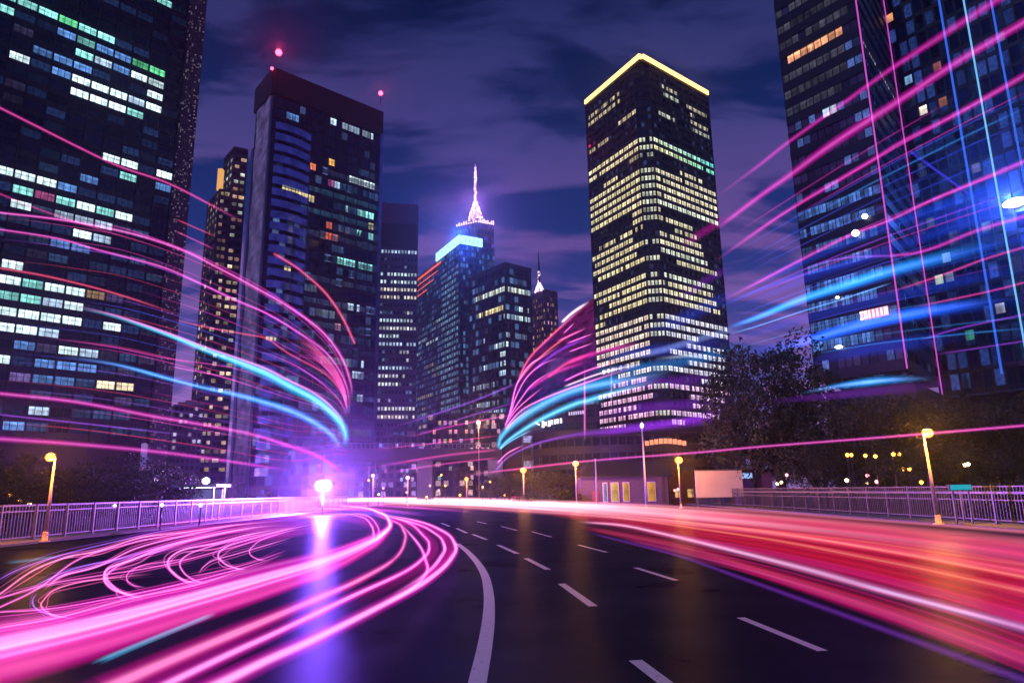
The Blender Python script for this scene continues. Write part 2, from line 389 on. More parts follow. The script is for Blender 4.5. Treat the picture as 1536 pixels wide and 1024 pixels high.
# ---- A: big slab at the left
def build_slab():
    Y0 = 132; P0 = at(-30, 0, Y0); u = Vector((math.sin(R(42)), math.cos(R(42))))
    zt = 135.0
    A = P0.to_2d(); A = A - u * 6
    zb = at(150, 655, Y0 + 14).z
    e1 = A + u * solve(A, u, at(262, 300, 160).z, 254)
    fc = Face(A, e1, zb, zt, 4.1, 3.45)
    root = empty('office_slab', (0, 0, 0), 'black gridded office slab with teal and white lit windows, behind the tall post lamp', 'office building')
    G = facade('slab_glass', (.004, .011, .034), (.004, .008, .022), sp=.42, mu=.04, glow=(.015, .04, .12), gthr=.6, grough=.15)
    mb = MB(); fc.wall(mb)
    back = Vector((-u.y, u.x)) * 30
    e2 = e1 + Vector((fc.n.x, fc.n.y)) * -0.4
    for a, b in ((e1, e1 + back), (e1 + back, A + back), (A + back, A)):
        w = (b - a).length
        mb.face([(a.x, a.y, zb), (b.x, b.y, zb), (b.x, b.y, zt), (a.x, a.y, zt)], [(0, 0), (w / 4, 0), (w / 4, fc.nr), (0, fc.nr)])
    roof(mb, [A, e1, e1 + back, A + back], zt); roof(mb, [A + back, e1 + back, e1, A], zb)
    mb.build('wall', G, root)
    mb = MB()
    for c in range(fc.nc + 1):
        a = c * fc.cw; fc.box(mb, a - .17, a + .17, zb - .3, zt + .4, .06, .55)
    mb.build('mullion_grid', MULL, root)
    mb = MB()
    for r in range(fc.nr + 1):
        zz = zb + r * fc.fh
        fc.box(mb, .0, fc.W, zz - .06, zz + .1, .02, .14)
        fc.box(mb, .0, fc.W, zz + .42 * fc.fh - .05, zz + .42 * fc.fh + .05, .02, .12)
        if r < fc.nr: fc.box(mb, .0, fc.W, zz + .74 * fc.fh - .025, zz + .74 * fc.fh + .025, .05, .09)
    for c in range(fc.nc * 3):
        if c % 3: a = c * fc.cw / 3; fc.box(mb, a - .05, a + .05, zb, zt, .05, .16)
    mb.build('spandrel_rail', MULL, root)
    # end pier beside the facade, perforated cladding
    pr = facade('perforated_pier', (.004, .004, .006), (.05, .045, .06), sp=.3, mu=.45, glow=(.3, .25, .3), gthr=.8, grough=.5, srough=.5)
    D2 = Vector((math.sin(R(62)), math.cos(R(62)))); s0 = e1 + u * .25
    s1 = s0 + D2 * solve(s0, D2, at(262, 300, 160).z, 283)
    pf = Face(s0, s1, zb - 6, zt + 3, .45, .5)
    mb = MB(); pf.wall(mb); prism(mb, [(s1.x, s1.y), (s1.x - 2, s1.y + 3), (s0.x, s0.y + 3), (s0.x, s0.y + .02)], zb - 6, zt + 3)
    mb.build('pier', pr, root)
    mb = MB(); prism(mb, [tuple(A + back * .02 + u), tuple(e1 + back * .02 - u), tuple(e1 + back * .95 - u), tuple(A + back * .95 + u)], -.5, zb - .05)
    mb.build('podium', plain('slab_podium', (.02, .02, .025), .6), root)
    # lit windows read off the facade
    L1 = [(95,28,TEAL,.8),(185,60,TEAL,1.3),(270,90,GREEN,1.1),(348,127,TEAL,1.2),(422,153,TEAL,1.5),(20,62,TEAL,1.0),(262,140,BLUE,1.0),(342,170,TEAL,.5),(415,197,BLUE,.9),(335,218,TEAL,1.3),(415,247,COOL,.9),(495,228,BLUE,.9),(490,272,BLUE,.8),(565,255,GREEN,.5),(630,280,GREEN,1.0),(560,300,CW,1.3),(617,325,CW,.7),(65,232,CW,1.1),(245,245,BLUE,.8),(330,270,BLUE,1.1),(245,298,BLUE,1.0),(322,327,CW,1.6),(400,350,CW,1.7),(478,375,CW,1.7),(548,405,COOL,.9),(620,385,CW,1.5),(317,375,CW,1.7),(395,400,CW,1.7),(470,432,CW,1.7),(545,455,TEAL,.9),(618,437,CW,1.6),(595,8,GREEN,1.0),(655,30,TEAL,.9),(455,628,CW,1.3),(525,648,CW,1.8),(597,673,CW,1.8),(520,702,TEAL,.9),(597,730,BLUE,.8),(15,652,CW,1.3),(92,672,CW,1.3),(183,697,CW,1.3),(270,712,BLUE,.9),(85,738,TEAL,1.0),(175,757,(.6,.12,.35),.5),(265,782,TEAL,.9),(350,803,CW,1.5),(430,825,TEAL,.9),(505,848,CW,1.5),(55,815,CW,1.0),(340,858,COOL,.6),(425,880,COOL,.7),(338,915,CW,1.9),(420,938,COOL,.8),(250,835,COOL,.4),(28,1000,CW,1.2),(330,690,BLUE,.7),(150,215,BLUE,.4),(10,8,TEAL,.8),(240,975,BLUE,.6),(310,990,BLUE,.6)]
    L2 = [(35,45,CW,1.4),(130,55,TEAL,.7),(225,80,CW,1.3),(312,98,CW,1.3),(30,125,TEAL,.6),(125,140,TEAL,1.0),(215,165,COOL,.8),(300,175,CW,1.1),(30,195,CW,1.2),(110,210,CW,1.4),(205,230,CW,1.4),(297,245,CW,1.6),(395,263,CW,1.6),(18,270,CW,1.5),(97,283,CW,1.6),(195,297,COOL,1.1),(290,315,CW,1.1),(378,330,COOL,.8),(12,342,CW,1.6),(85,345,BLUE,.7),(190,360,BLUE,.8),(280,380,BLUE,1.0),(370,390,BLUE,.8),(365,460,(1,.85,.55),1.3),(455,465,(1,.8,.5),1.0),(50,420,(.3,.2,.6),.5),(150,435,BLUE,.5),(280,450,BLUE,.6),(155,590,COOL,.9),(40,600,BLUE,1.0),(110,590,BLUE,.6),(400,100,WARM,.25)]
    used = set(); items = []
    for x, y, c, k in [(x / 2.56, y / 2.56, c, k) for x, y, c, k in L1] + [(x / 2.56, 400 + y / 2.56, c, k) for x, y, c, k in L2]:
        cell = fc.cell(x, y)
        if cell in used or not (0 <= cell[0] < fc.nc and 0 <= cell[1] < fc.nr): continue
        used.add(cell); m_ = MB(); fc.panes(m_, cell[0], cell[0] + 1, cell[1], sc3(c, k * 1.25), 3, sp=.46, gap=.03); items.append(m_)
    rr = random.Random(3)
    for c in range(fc.nc):
        for r in range(fc.nr):
            if (c, r) in used: continue
            low = r < fc.nr * .42
            if rr.random() < (.4 if low else .06):
                m_ = MB(); fc.panes(m_, c, c + 1, r, sc3(rr.choice([BLUE, BLUE, (.08, .2, .4), (.25, .2, .5)]), rr.uniform(.05, .22) * (1.2 if low else .6)), 3, sp=.46, gap=.03); items.append(m_)
    add_windows(root, items)
    return root
build_slab()

# ---- B: dark tower with rounded bays and a floodlit side
def build_dark_tower():
    Lp, Cc, Rp, Bk, zt = corner_plan(412, 112, 215, 47, 573, 40, 386)
    fh = 4.0; z0 = 0
    root = empty('dark_tower', (0, 0, 0), 'dark glass tower with red roof beacons and a pale ribbed side wall', 'skyscraper')
    f1 = Face(Cc, Rp, z0, zt, 2.4, fh); f2 = Face(Lp, Cc, z0, zt, 1.2, fh)
    G = facade('dark_tower_glass', (.004, .012, .04), (.004, .008, .022), sp=.3, mu=.1, glow=(.12, .2, .45), gthr=.86, grough=.1)
    mb = MB(); f1.wall(mb)
    for a, b in ((Rp, Bk), (Bk, Lp)): mb.face([(a.x, a.y, z0), (b.x, b.y, z0), (b.x, b.y, zt), (a.x, a.y, zt)], [(0, 0), (12, 0), (12, f1.nr), (0, f1.nr)])
    mb.face([f2.pt(0, z0, -.3), f2.pt(f2.W, z0, -.3), f2.pt(f2.W, zt, -.3), f2.pt(0, zt, -.3)])
    roof(mb, [Lp, Cc, Rp, Bk], zt); mb.build('wall', G, root)
    # ribbed pale side cladding
    RIB = plain('pale_ribbed_cladding', (.62, .58, .62), .55, var=.45, scale=.25)
    mb = MB(); n = 14; wv = f2.W * .78 / n
    for i in range(n):
        a = f2.W * .14 + i * wv
        k = int((zt - 8) / 3)
        for j in range(k):
            off = .35 * math.sin(j * .9 + i * .5)
            f2.box(mb, a + .04 * wv, a + .8 * wv, 6 + j * 3, 8.9 + j * 3, -.2, .35 + off * .5)
    mb.build('ribbed_cladding', RIB, root)
    mb = MB(); f2.box(mb, 0, f2.W * .12, 0, zt - 22, -.2, .9); f2.box(mb, f2.W * .93, f2.W, 0, zt - 9, -.2, .6)
    mb.build('edge_fin', plain('blue_grey_fin', (.12, .16, .26), .35, .4), root)
    # bowed blue bays up the corner
    BAY = plain('bay_panel', (.2, .34, .7), .2, .75, var=.45, scale=.4)
    mb = MB(); nb = 9
    for r in range(2, f1.nr - 4):
        zz = r * f1.fh; wd = f1.W * (.31 if r > f1.nr * .25 else .27)
        pr = []
        for i in range(nb + 1):
            q = i / nb; pr.append((f1.W * .03 + wd * q, .25 + 1.3 * math.sin(math.pi * min(1, q * 1.15 + .02)) ** .7 if q * 1.15 < .98 else .25))
        for (a, d), (a2, d2) in zip(pr, pr[1:]):
            mb.hexa([f1.pt(a, zz, d), f1.pt(a2, zz, d2), f1.pt(a2, zz, 0), f1.pt(a, zz, 0), f1.pt(a, zz + f1.fh * .62, d), f1.pt(a2, zz + f1.fh * .62, d2), f1.pt(a2, zz + f1.fh * .62, 0), f1.pt(a, zz + f1.fh * .62, 0)])
    mb.build('bay_band', BAY, root)
    mb = MB()
    for c in range(0, f1.nc + 1, 2): f1.box(mb, c * f1.cw - .1, c * f1.cw + .1, 0, zt, .02, .35)
    for r in range(0, f1.nr): f1.box(mb, 0, f1.W, r * f1.fh, r * f1.fh + .9, .02, .22)
    mb.build('facade_frame', MULL, root)
    # parapet band
    mb = MB(); h = 7.5
    for fc, e in ((f1, 0), (f2, 0)): fc.box(mb, -.1, fc.W + .1, zt - h, zt + 2.2, .05, .9)
    mb.build('parapet', plain('parapet_black', (.006, .006, .01), .5), root)
    mb = MB(); f1.box(mb, f1.W - 1.2, f1.W, 0, zt - h, .1, 1.5); mb.build('corner_fin', BAY, root)
    # red beacons
    RED = emit('beacon_red', (1, .06, .12), 9)
    for (px, py, rr_, ht) in ((418, 79, 1.15, 2.6), (571, 140, .9, 1.0), (408, 103, .55, 0)):
        base = at(px, py, (Cc.y if px < 500 else Rp.y) + (1.2 if px != 408 else -1.4))
        b = MB(); b.lathe([(.05, -rr_), (rr_ * .7, -rr_ * .7), (rr_, 0), (rr_ * .7, rr_ * .7), (.05, rr_)], base, 12)
        b.build('beacon', RED, root)
        b = MB(); b.tube([base + Vector((0, 0, -rr_ - 4)), base + Vector((0, 0, -rr_))], .14, 8); b.build('beacon_mast', DARKM, root)
        pl = bpy.data.lights.new('beacon_glow', 'POINT'); pl.energy = {418: 8000, 571: 3000}.get(px, 200); pl.color = (1, .03, .1); pl.shadow_soft_size = .3
        lo = bpy.data.objects.new('beacon_glow', pl); COL.objects.link(lo); lo.location = base + Vector((0, 0, rr_ + .5)); lo.parent = root
    # lit windows: pixel runs
    runs = [(515,172,566,CW,.5),(517,186,560,COOL,.35),(541,206,567,CW,.9),(497,190,505,COOL,1.2),(524,277,562,CW,.8),(523,310,565,TEAL,.8),(528,345,565,TEAL,.8),(512,397,563,TEAL,1.0),(424,291,474,YEL,.8),(428,415,437,YEL,.9),(464,258,475,(1,.25,.08),.8),(498,250,503,(1,.5,.1),1.2),(497,275,510,COOL,.6),(489,335,500,(1,.2,.1),.6),(489,355,500,(1,.15,.08),.5),(525,378,540,COOL,.8),(530,462,544,COOL,.8),(532,555,550,COOL,.9),(527,570,545,COOL,.6),(538,602,552,COOL,.6),(400,509,425,(1,.8,.6),.6),(497,355,513,(1,.3,.4),.5),(555,340,563,YEL,.6),(520,322,526,COOL,.4),(432,180,455,BLUE,.6),(500,280,506,PINK,.4),(505,485,513,(1,.4,.5),.5)]
    items = []
    for a, y, b, c, k in runs:
        c0, r = f1.cell(a, y); c1 = max(c0 + 1, f1.cell(b, y + (b - a) * .36)[0])
        m_ = MB(); f1.panes(m_, c0, c1, r, sc3(c, k * 1.3), 2, sp=.36, gap=.16, drop=.12, jit=.5); items.append(m_)
    rr = random.Random(12)
    for r in range(4, f1.nr - 6, 2):
        m_ = MB(); q0 = rr.uniform(.3, .6); f1.panes(m_, int(f1.nc * q0), f1.nc, r, sc3(rr.choice([BLUE, (.1, .3, .5), (.15, .2, .5)]), rr.uniform(.05, .16)), 2, sp=.4, gap=.08, top=.85, jit=.5); items.append(m_)
    for _ in range(30):
        c0, r = rr.randrange(int(f1.nc * .3), f1.nc - 1), 1 + 2 * rr.randrange(2, (f1.nr - 5) // 2)
        m_ = MB(); f1.panes(m_, c0, min(f1.nc, c0 + rr.randint(1, 4)), r, sc3(rr.choice([BLUE, COOL, BLUE]), rr.uniform(.05, .25)), 2, sp=.36, gap=.16, jit=.5); items.append(m_)
    add_windows(root, items)
    # uplight at the foot of the pale side
    q_ = f2.pt(f2.W * .45, 0, 24); p = Vector((q_.x, q_.y, at(362, 718, q_.y).z))
    lr = empty('floodlight', (p.x, p.y, 0), 'small white floodlight on a short mast at the foot of the pale ribbed tower wall', 'floodlight')
    b = MB(); b.lathe([(.12, 0), (.1, p.z - .5), (.1, p.z - .4)], (0, 0, 0), 8); b.build('mast', DARKM, lr)
    b = MB(); b.lathe([(.1, -.6), (.6, -.2), (.65, .2), (.2, .6)], (0, 0, p.z), 12); b.build('lamp_head', emit('flood_white', (.9, .75, 1), 12), lr)
    spt = bpy.data.lights.new('flood_beam', 'SPOT'); spt.energy = 500000; spt.color = (.85, .72, 1); spt.spot_size = R(70); spt.spot_blend = 1; spt.shadow_soft_size = .5
    so_ = bpy.data.objects.new('flood_beam', spt); COL.objects.link(so_); so_.parent = lr; so_.location = (0, .2, p.z + 1.2)
    tgt = f2.pt(f2.W * .5, 70) - Vector((p.x, p.y, p.z)); so_.rotation_euler = tgt.to_track_quat('-Z', 'Y').to_euler()
build_dark_tower()

# ---- generic corner tower
def corner_tower(name, label, cat, plan, fh, cwid, mat, z0=0):
    Lp, Cc, Rp, Bk, zt = plan
    root = empty(name, (0, 0, 0), label, cat)
    fl, fr = Face(Lp, Cc, z0, zt, cwid, fh), Face(Cc, Rp, z0, zt, cwid, fh)
    mb = MB(); fl.wall(mb); fr.wall(mb)
    for a, b in ((Rp, Bk), (Bk, Lp)): mb.face([(a.x, a.y, z0), (b.x, b.y, z0), (b.x, b.y, zt), (a.x, a.y, zt)], [(0, 0), (10, 0), (10, fl.nr), (0, fl.nr)])
    roof(mb, [Lp, Cc, Rp, Bk], zt)
    mb.build('wall', mat, root)
    return root, fl, fr, zt
def frame(root, faces, v=True, h=True, d=.2, wv=.16, hh=.4, mat=None, step=1):
    mb = MB()
    for fc in faces:
        if v:
            for c in range(0, fc.nc + 1, step): fc.box(mb, c * fc.cw - wv / 2, c * fc.cw + wv / 2, fc.z0, fc.z1, .02, d)
        if h:
            for r in range(fc.nr + 1): fc.box(mb, 0, fc.W, fc.z0 + r * fc.fh - hh / 2, fc.z0 + r * fc.fh + hh / 2, .02, d * .7)
    mb.build('facade_frame', mat or MULL, root)
def parapet(root, faces, h, d, mat):
    mb = MB()
    for fc in faces: fc.box(mb, -d * .5, fc.W + d * .5, fc.z1 - .02, fc.z1 + h, -.5, d)
    mb.build('parapet', mat, root)

# ---- D: pale grey tower of small square windows
def build_grid_tower():
    plan = corner_plan(568, 306, 300, 80, 627, 38, 556)
    G = facade('grid_tower_glass', (.01, .02, .05), (.05, .06, .11), sp=.45, mu=.4, glow=(.2, .3, .6), gthr=.75)
    root, fl, fr, zt = corner_tower('grid_tower', 'slim tower of small square white windows under a blank dark crown', 'skyscraper', plan, 3.6, 1.55, G)
    frame(root, [fr], wv=.5, d=.3, hh=1.3, mat=plain('grid_frame', (.05, .065, .13), .5))
    mb = MB(); fr.box(mb, -.2, fr.W + .2, zt - 9.5, zt + .4, .05, .6); mb.build('crown_panel', plain('crown_blue', (.03, .06, .14), .4, .3), root)
    mb = MB(); fr.box(mb, -.1, fr.W + .1, zt - 21, zt - 9.7, .05, .5); mb.build('louvre_band', plain('louvre_dark', (.006, .007, .015), .6), root)
    rr = random.Random(5); items = []
    for r in range(6, fr.nr - 6):
        g = (fr.nr - 6 - r)
        k = {2: 0, 3: 0, 8: 0, 9: .3, 14: .2, 15: .15, 19: 0, 20: .4}.get(g % 21, 1)
        if g > 20: k *= rr.choice([1, .9, .5, .2])
        if g > 44: k *= .4
        if k <= 0: continue
        c = rr.choice([CW, COOL, (.9, .95, .9), (1, .9, .7)])
        m_ = MB(); fr.panes(m_, 0, fr.nc if rr.random() < .7 else rr.randint(fr.nc // 2, fr.nc), r, sc3(c, 1.0 * (.5 + .5 * k)), 1, sp=.42, gap=.42, top=.9, off=.06, jit=.6, drop=1 - k * .94, rng=rr); items.append(m_)
    add_windows(root, items, 'window_row')
    b = MB(); p = fr.pt(fr.W * .12, zt); b.lathe([(.5, 0), (.5, 2), (.15, 2.2), (.1, 5)], p + Vector((0, 2, 0)), 8); b.build('roof_mast', DARKM, root)
build_grid_tower()

# ---- E: tower with the blue glowing roof sign, and the spired tower behind
def build_sign_tower():
    plan = corner_plan(690, 366, 330, 60, 742, 28, 624)
    G = facade('sign_tower_glass', (.006, .025, .075), (.008, .025, .065), sp=.3, mu=.2, glow=(.12, .3, .6), gthr=.6)
    root, fl, fr, zt = corner_tower('sign_tower', 'blue glass tower with a glowing blue white sign band along its roof corner', 'skyscraper', plan, 3.2, 1.5, G)
    frame(root, [fl, fr], wv=.3, d=.3, hh=.5, step=2)
    NEON = emit('sign_blue_white', (.3, .68, 1.0), 2.4)
    a = fl.cell(664, 362)[0] * fl.cw
    b = MB(); fl.box(b, fl.W * .52, fl.W + .5, zt + .2, zt + 4.6, -.3, .9); b.build('roof_sign', NEON, root)
    b = MB(); fr.box(b, .9, fr.W * .62, zt + .2, zt + 4.6, -.3, .9); b.build('roof_sign', NEON, root)
    lt = bpy.data.lights.new('sign_glow', 'POINT'); lt.energy = 60000; lt.color = (.05, .2, 1); lt.shadow_soft_size = 2
    lo = bpy.data.objects.new('sign_glow', lt); COL.objects.link(lo); lo.parent = root; lo.location = (plan[1].x, plan[1].y - 7, zt + 2.5)
    TICK = plain('sign_stroke', (.02, .08, .2), .5)
    b = MB(); rr = random.Random(2)
    for i in range(5):
        q = fl.W * (.58 + .08 * i); fl.box(b, q, q + .35, zt + 1.2, zt + 3.4, .92, 1.0)
    for i in range(4):
        q = fr.W * (.12 + .12 * i); fr.box(b, q, q + .35, zt + 1.2, zt + 3.2, .92, 1.0)
    b.build('sign_lettering', TICK, root)
    # red tier sign on the left wing
    RED = emit('red_tier', (1, .12, .04), 1.2)
    r0 = fl.cell(650, 398)[1]
    for k, (q0, q1) in enumerate(((.02, .62), (.0, .55), (.02, .45), (.0, .3))):
        zz = fl.z0 + (r0 - k * 1.0) * fl.fh; b = MB()
        n = 16
        for i in range(n):
            s0 = fl.W * (q0 + (q1 - q0) * i / n); fl.box(b, s0, s0 + fl.W * (q1 - q0) / n * .8, zz + .6, zz + (2.0 if k == 0 else 1.2), .3, .4)
        b.build('red_light_band', RED, root)
    rr = random.Random(8); items = []
    for r in range(2, fl.nr - 3):
        m_ = MB()
        fl.panes(m_, fl.nc * .62, fl.nc * .98, r, sc3((.35, .65, .95), .55), 1, sp=.4, gap=.45, top=.85, jit=.7, drop=.15, rng=rr); items.append(m_)
        if r < fl.nr * .72 and rr.random() < .55:
            m_ = MB(); q = rr.uniform(0, .5); c = rr.choice([YEL, CW, YEL, COOL, (.5, .8, .8)])
            fl.panes(m_, fl.nc * q, fl.nc * min(.98, q + rr.uniform(.1, .4)), r, sc3(c, rr.uniform(.25, .9)), 1, sp=.35, gap=.2, top=.8, jit=.6, drop=.25, rng=rr); items.append(m_)
    for r in range(2, fr.nr - 3):
        if rr.random() < .2:
            m_ = MB(); fr.panes(m_, fr.nc * .1, fr.nc * .9, r, sc3((.4, .7, .75), .25), 1, sp=.35, gap=.2, top=.8, jit=.7, drop=.3, rng=rr); items.append(m_)
    add_windows(root, items, 'window_row')
build_sign_tower()

SPIRE = emit('spire_white_violet', (1, .62, 1), 2.6)
SPIRE2 = emit('spire_violet', (.75, .2, 1), 1.6)
def spire(root, top, base, wpx, Y):
    """lit lattice mast: rings of lamps that shrink to a needle"""
    z0, z1 = base.z, top.z; Hh = z1 - z0; w = wpx * Y / F / 2
    b = MB(); b.tube([(base.x, base.y, z0), (base.x, base.y, z0 + Hh * .45), (base.x, base.y, z1)], [w * .22, w * .12, .12], 8)
    b.build('spire', SPIRE2, root)
    b = MB(); rr = random.Random(4)
    n = 26
    for i in range(n):
        q = (i / n) ** 1.15; zz = z0 + Hh * q * .97
        rad = w * max(.1, (1 - q * 2.4)) if q < .42 else w * .09
        m = 9 if q < .35 else 2
        for j in range(m):
            a = 2 * math.pi * (j + rr.random() * .6) / m
            c = Vector((base.x + rad * math.cos(a), base.y + rad * math.sin(a), zz + rr.uniform(-.4, .4)))
            s_ = rr.uniform(.25, .5) * (1 if q < .4 else 1.1)
            b.box(c.x - s_, c.x + s_, c.y - s_, c.y + s_, c.z - s_, c.z + s_)
    b.build('spire_lamp', SPIRE, root)
    b = MB()
    for j in range(6):
        a = 2 * math.pi * j / 6
        b.bar((base.x + w * math.cos(a), base.y + w * math.sin(a), z0), (base.x, base.y, z0 + Hh * .42), .28)
    b.build('spire_strut', SPIRE2, root)
def build_spired_tower():
    plan = corner_plan(716, 334, 380, 62, 741, 62, 684)
    G = facade('spired_tower_glass', (.012, .014, .06), (.016, .014, .05), sp=.35, mu=.25, glow=(.25, .1, .7), gthr=.7)
    root, fl, fr, zt = corner_tower('spired_tower', 'dark blue tower with a tall violet lit spire, rising behind the blue sign band', 'skyscraper', plan, 3.8, 2.2, G)
    frame(root, [fl, fr], wv=.35, d=.35, hh=.5, step=2)
    c = (plan[0] + plan[2]) / 2
    b = MB(); prism(b, [tuple(plan[1] + (p - plan[1]) * .96 + Vector((0, .5))) for p in plan[:4]], zt, zt + 3.0); b.build('crown_step', plain('crown_violet', (.05, .03, .12), .5), root)
    b = MB(); rr = random.Random(3)
    for fc in (fl, fr):
        for i in range(9): q = fc.W * (i + .5) / 9; fc.box(b, q - .25, q + .25, zt + .3, zt + rr.uniform(1, 3.2), .1, .5)
    b.build('crown_lamp', SPIRE, root)
    Y = plan[1].y + 6
    spire(root, at(713.5, 246, Y), Vector((at(713.5, 338, Y).x, Y, zt + 2.5)), 26, Y)
    lt = bpy.data.lights.new('spire_glow', 'POINT'); lt.energy = 50000; lt.color = (.6, .25, 1); lt.shadow_soft_size = 1
    lo = bpy.data.objects.new('spire_glow', lt); COL.objects.link(lo); lo.location = Vector((at(713.5, 300, Y).x, Y - 5, at(713.5, 315, Y).z)); lo.parent = root
build_spired_tower()
def build_small_spired():
    plan = corner_plan(818, 434, 420, 50, 835, 40, 794)
    G = facade('small_spired_glass', (.012, .01, .035), (.03, .02, .05), sp=.4, mu=.3, glow=(.9, .5, .3), gthr=.72)
    root, fl, fr, zt = corner_tower('spired_tower', 'slim far tower with a thin dark needle over a violet lit collar', 'skyscraper', plan, 4.0, 2.2, G)
    frame(root, [fl, fr], wv=.5, d=.4, hh=.5, mat=plain('violet_fins', (.1, .05, .14), .5))
    rr = random.Random(6); items = []
    for fc in (fl, fr):
        for r in range(2, fc.nr - 1):
            m_ = MB(); fc.panes(m_, .3, fc.nc - .3, r, sc3(rr.choice([(1, .6, .4), (1, .5, .6)]), .8 if r in (fc.nr - 6, fc.nr - 7) else .4), 1, sp=.35, gap=.5, top=.85, jit=.8, drop=.1 if r == fc.nr - 6 else .6, rng=rr); items.append(m_)
    add_windows(root, items, 'window_row')
    Y = plan[1].y + 5
    bx = at(809, 432, Y).x
    spire(root, at(809, 402, Y), Vector((bx, Y, zt)), 14, Y)
    b = MB(); b.tube([(bx, Y, zt), (bx, Y, at(809, 405, Y).z), (bx, Y, at(809, 376, Y).z)], [.9, .8, .15], 8); b.build('needle', DARKM, root)
build_small_spired()
def build_stepped():
    plan = corner_plan(757, 400, 290, 52, 796, 38, 704)
    G = facade('low_tower_glass', (.005, .018, .055), (.005, .014, .04), sp=.3, mu=.12, glow=(.12, .25, .5), gthr=.72)
    root, fl, fr, zt = corner_tower('office_tower', 'navy office tower in front of the sign band tower, upper floors lit yellow', 'skyscraper', plan, 4.1, 2.6, G)
    frame(root, [fl, fr], wv=.14, d=.25, hh=.7)
    parapet(root, [fl, fr], 2.0, .4, plain('parapet_navy', (.01, .015, .035), .5))
    rr = random.Random(9); items = []
    for (y, l0, l1, r0, r1, c, k) in ((433, .0, .75, .1, .95, (1, .95, .6), 1.1), (440, .05, .9, .15, .95, CW, .9), (458, .05, .65, 0, .1, YEL, 1.1), (467, .1, .75, .5, .9, YEL, 1.2), (472, .0, .05, .1, .9, CW, .9), (480, .0, .0, .05, .95, COOL, .5), (500, .5, .6, 0, .8, COOL, .5), (521, 0, .3, 0, .1, CW, 1.0), (531, 0, .15, .05, .12, CW, .9), (540, 0, .15, .3, .55, CW, .9), (549, .5, .6, 0, .1, CW, .8), (560, 0, .2, 0, .0, COOL, .8), (580, .3, .9, .0, .2, COOL, .5), (600, .2, .8, .1, .5, CW, .6), (612, .1, .7, .0, .5, COOL, .7), (630, .1, .8, .1, .8, COOL, .5), (645, .0, .9, .1, .8, (.6, .5, .9), .5)):
        row = fl.cell(756, y)[1]
        if l1 > l0: m_ = MB(); fl.panes(m_, fl.nc * (1 - l1), fl.nc * (1 - l0), row, sc3(c, k), 2, gap=.25, jit=.7, drop=.2, rng=rr, top=.85); items.append(m_)
        if r1 > r0: m_ = MB(); fr.panes(m_, fr.nc * r0, fr.nc * r1, row, sc3(c if c != YEL else CW, k), 2, gap=.25, jit=.8, drop=.25, rng=rr, top=.85); items.append(m_)
    add_windows(root, items, 'window_row')
build_stepped()

# ---- H: far lit residential pair at the left, I: low block
def build_far_left():
    plan = corner_plan(352, 222, 270, 60, 372, 40, 338)
    G = facade('far_tower_glass', (.01, .012, .02), (.02, .02, .03), sp=.4, mu=.2, glow=(1, .75, .4), gthr=.8)
    root, fl, fr, zt = corner_tower('residential_tower', 'speckled tower of tiny lights, half hidden by the pale ribbed tower side', 'skyscraper', plan, 3.4, 2.2, G)
    frame(root, [fl, fr], wv=.2, d=.5, hh=1.2, step=2, mat=plain('far_slab', (.05, .05, .07), .6))
    rr = random.Random(31); items = []
    for fc in (fl, fr):
        for r in range(4, fc.nr - 1):
            m_ = MB(); fc.panes(m_, 0.1, fc.nc - .1, r, sc3(rr.choice([(1, .8, .5), (.8, .9, .8), (1, .6, .4)]), rr.choice([.3, .5, .8])), 1, gap=.3, jit=.9, drop=.45, rng=rr, sp=.4, top=.8); items.append(m_)
    add_windows(root, items, 'window_row')
    plan = corner_plan(330, 285, 262, 60, 345, 38, 313)
    root, fl, fr, zt = corner_tower('residential_tower', 'stepped tower carrying a golden lit fin, between the black slab and the ribbed side', 'skyscraper', plan, 3.4, 2.2, G)
    frame(root, [fl, fr], wv=.2, d=.5, hh=1.0, step=2, mat=plain('far_slab', (.06, .05, .07), .6))
    items = []
    for fc in (fl, fr):
        for r in range(4, fc.nr):
            hi = r > fc.nr - 12
            m_ = MB(); fc.panes(m_, 0.1, fc.nc - .1, r, sc3(rr.choice([(1, .75, .5), (.8, .75, .7), (1, .5, .35)]), rr.choice([.25, .4, .65]) * (.6 if hi else 1)), 1, gap=.3, jit=.9, drop=.2 if hi else .4, rng=rr, sp=.4, top=.8); items.append(m_)
    add_windows(root, items, 'window_row')
    b = MB(); p0, p1 = at(327, 284, 262), at(327, 252, 262); b.box(p0.x - .9, p0.x + .9, 262.5, 264.5, p0.z, p1.z); b.build('crown_fin', emit('gold_fin', (1, .5, .15), .9), root)
    plan = corner_plan(262, 608, 200, 66, 306, 35, 246)
    G2 = facade('apartment_front', (.008, .01, .025), (.05, .05, .09), sp=.3, mu=.35, glow=(.8, .75, 1), gthr=.7)
    root, fl, fr, zt = corner_tower('apartment_block', 'low apartment block of dim dotted windows beneath the gap in the towers', 'apartment block', plan, 1.9, 1.4, G2)
    frame(root, [fl, fr], wv=.4, d=.25, hh=.6, mat=plain('apartment_wall', (.07, .07, .12), .7))
    for q, w, h in ((.1, 2, 1.2), (.35, 3, 1.8), (.7, 2.4, 1.0)):
        b = MB(); fr.box(b, fr.W * q, fr.W * q + w, zt + .01, zt + h, -4, -1); b.build('roof_plant', CONC, root)
build_far_left()

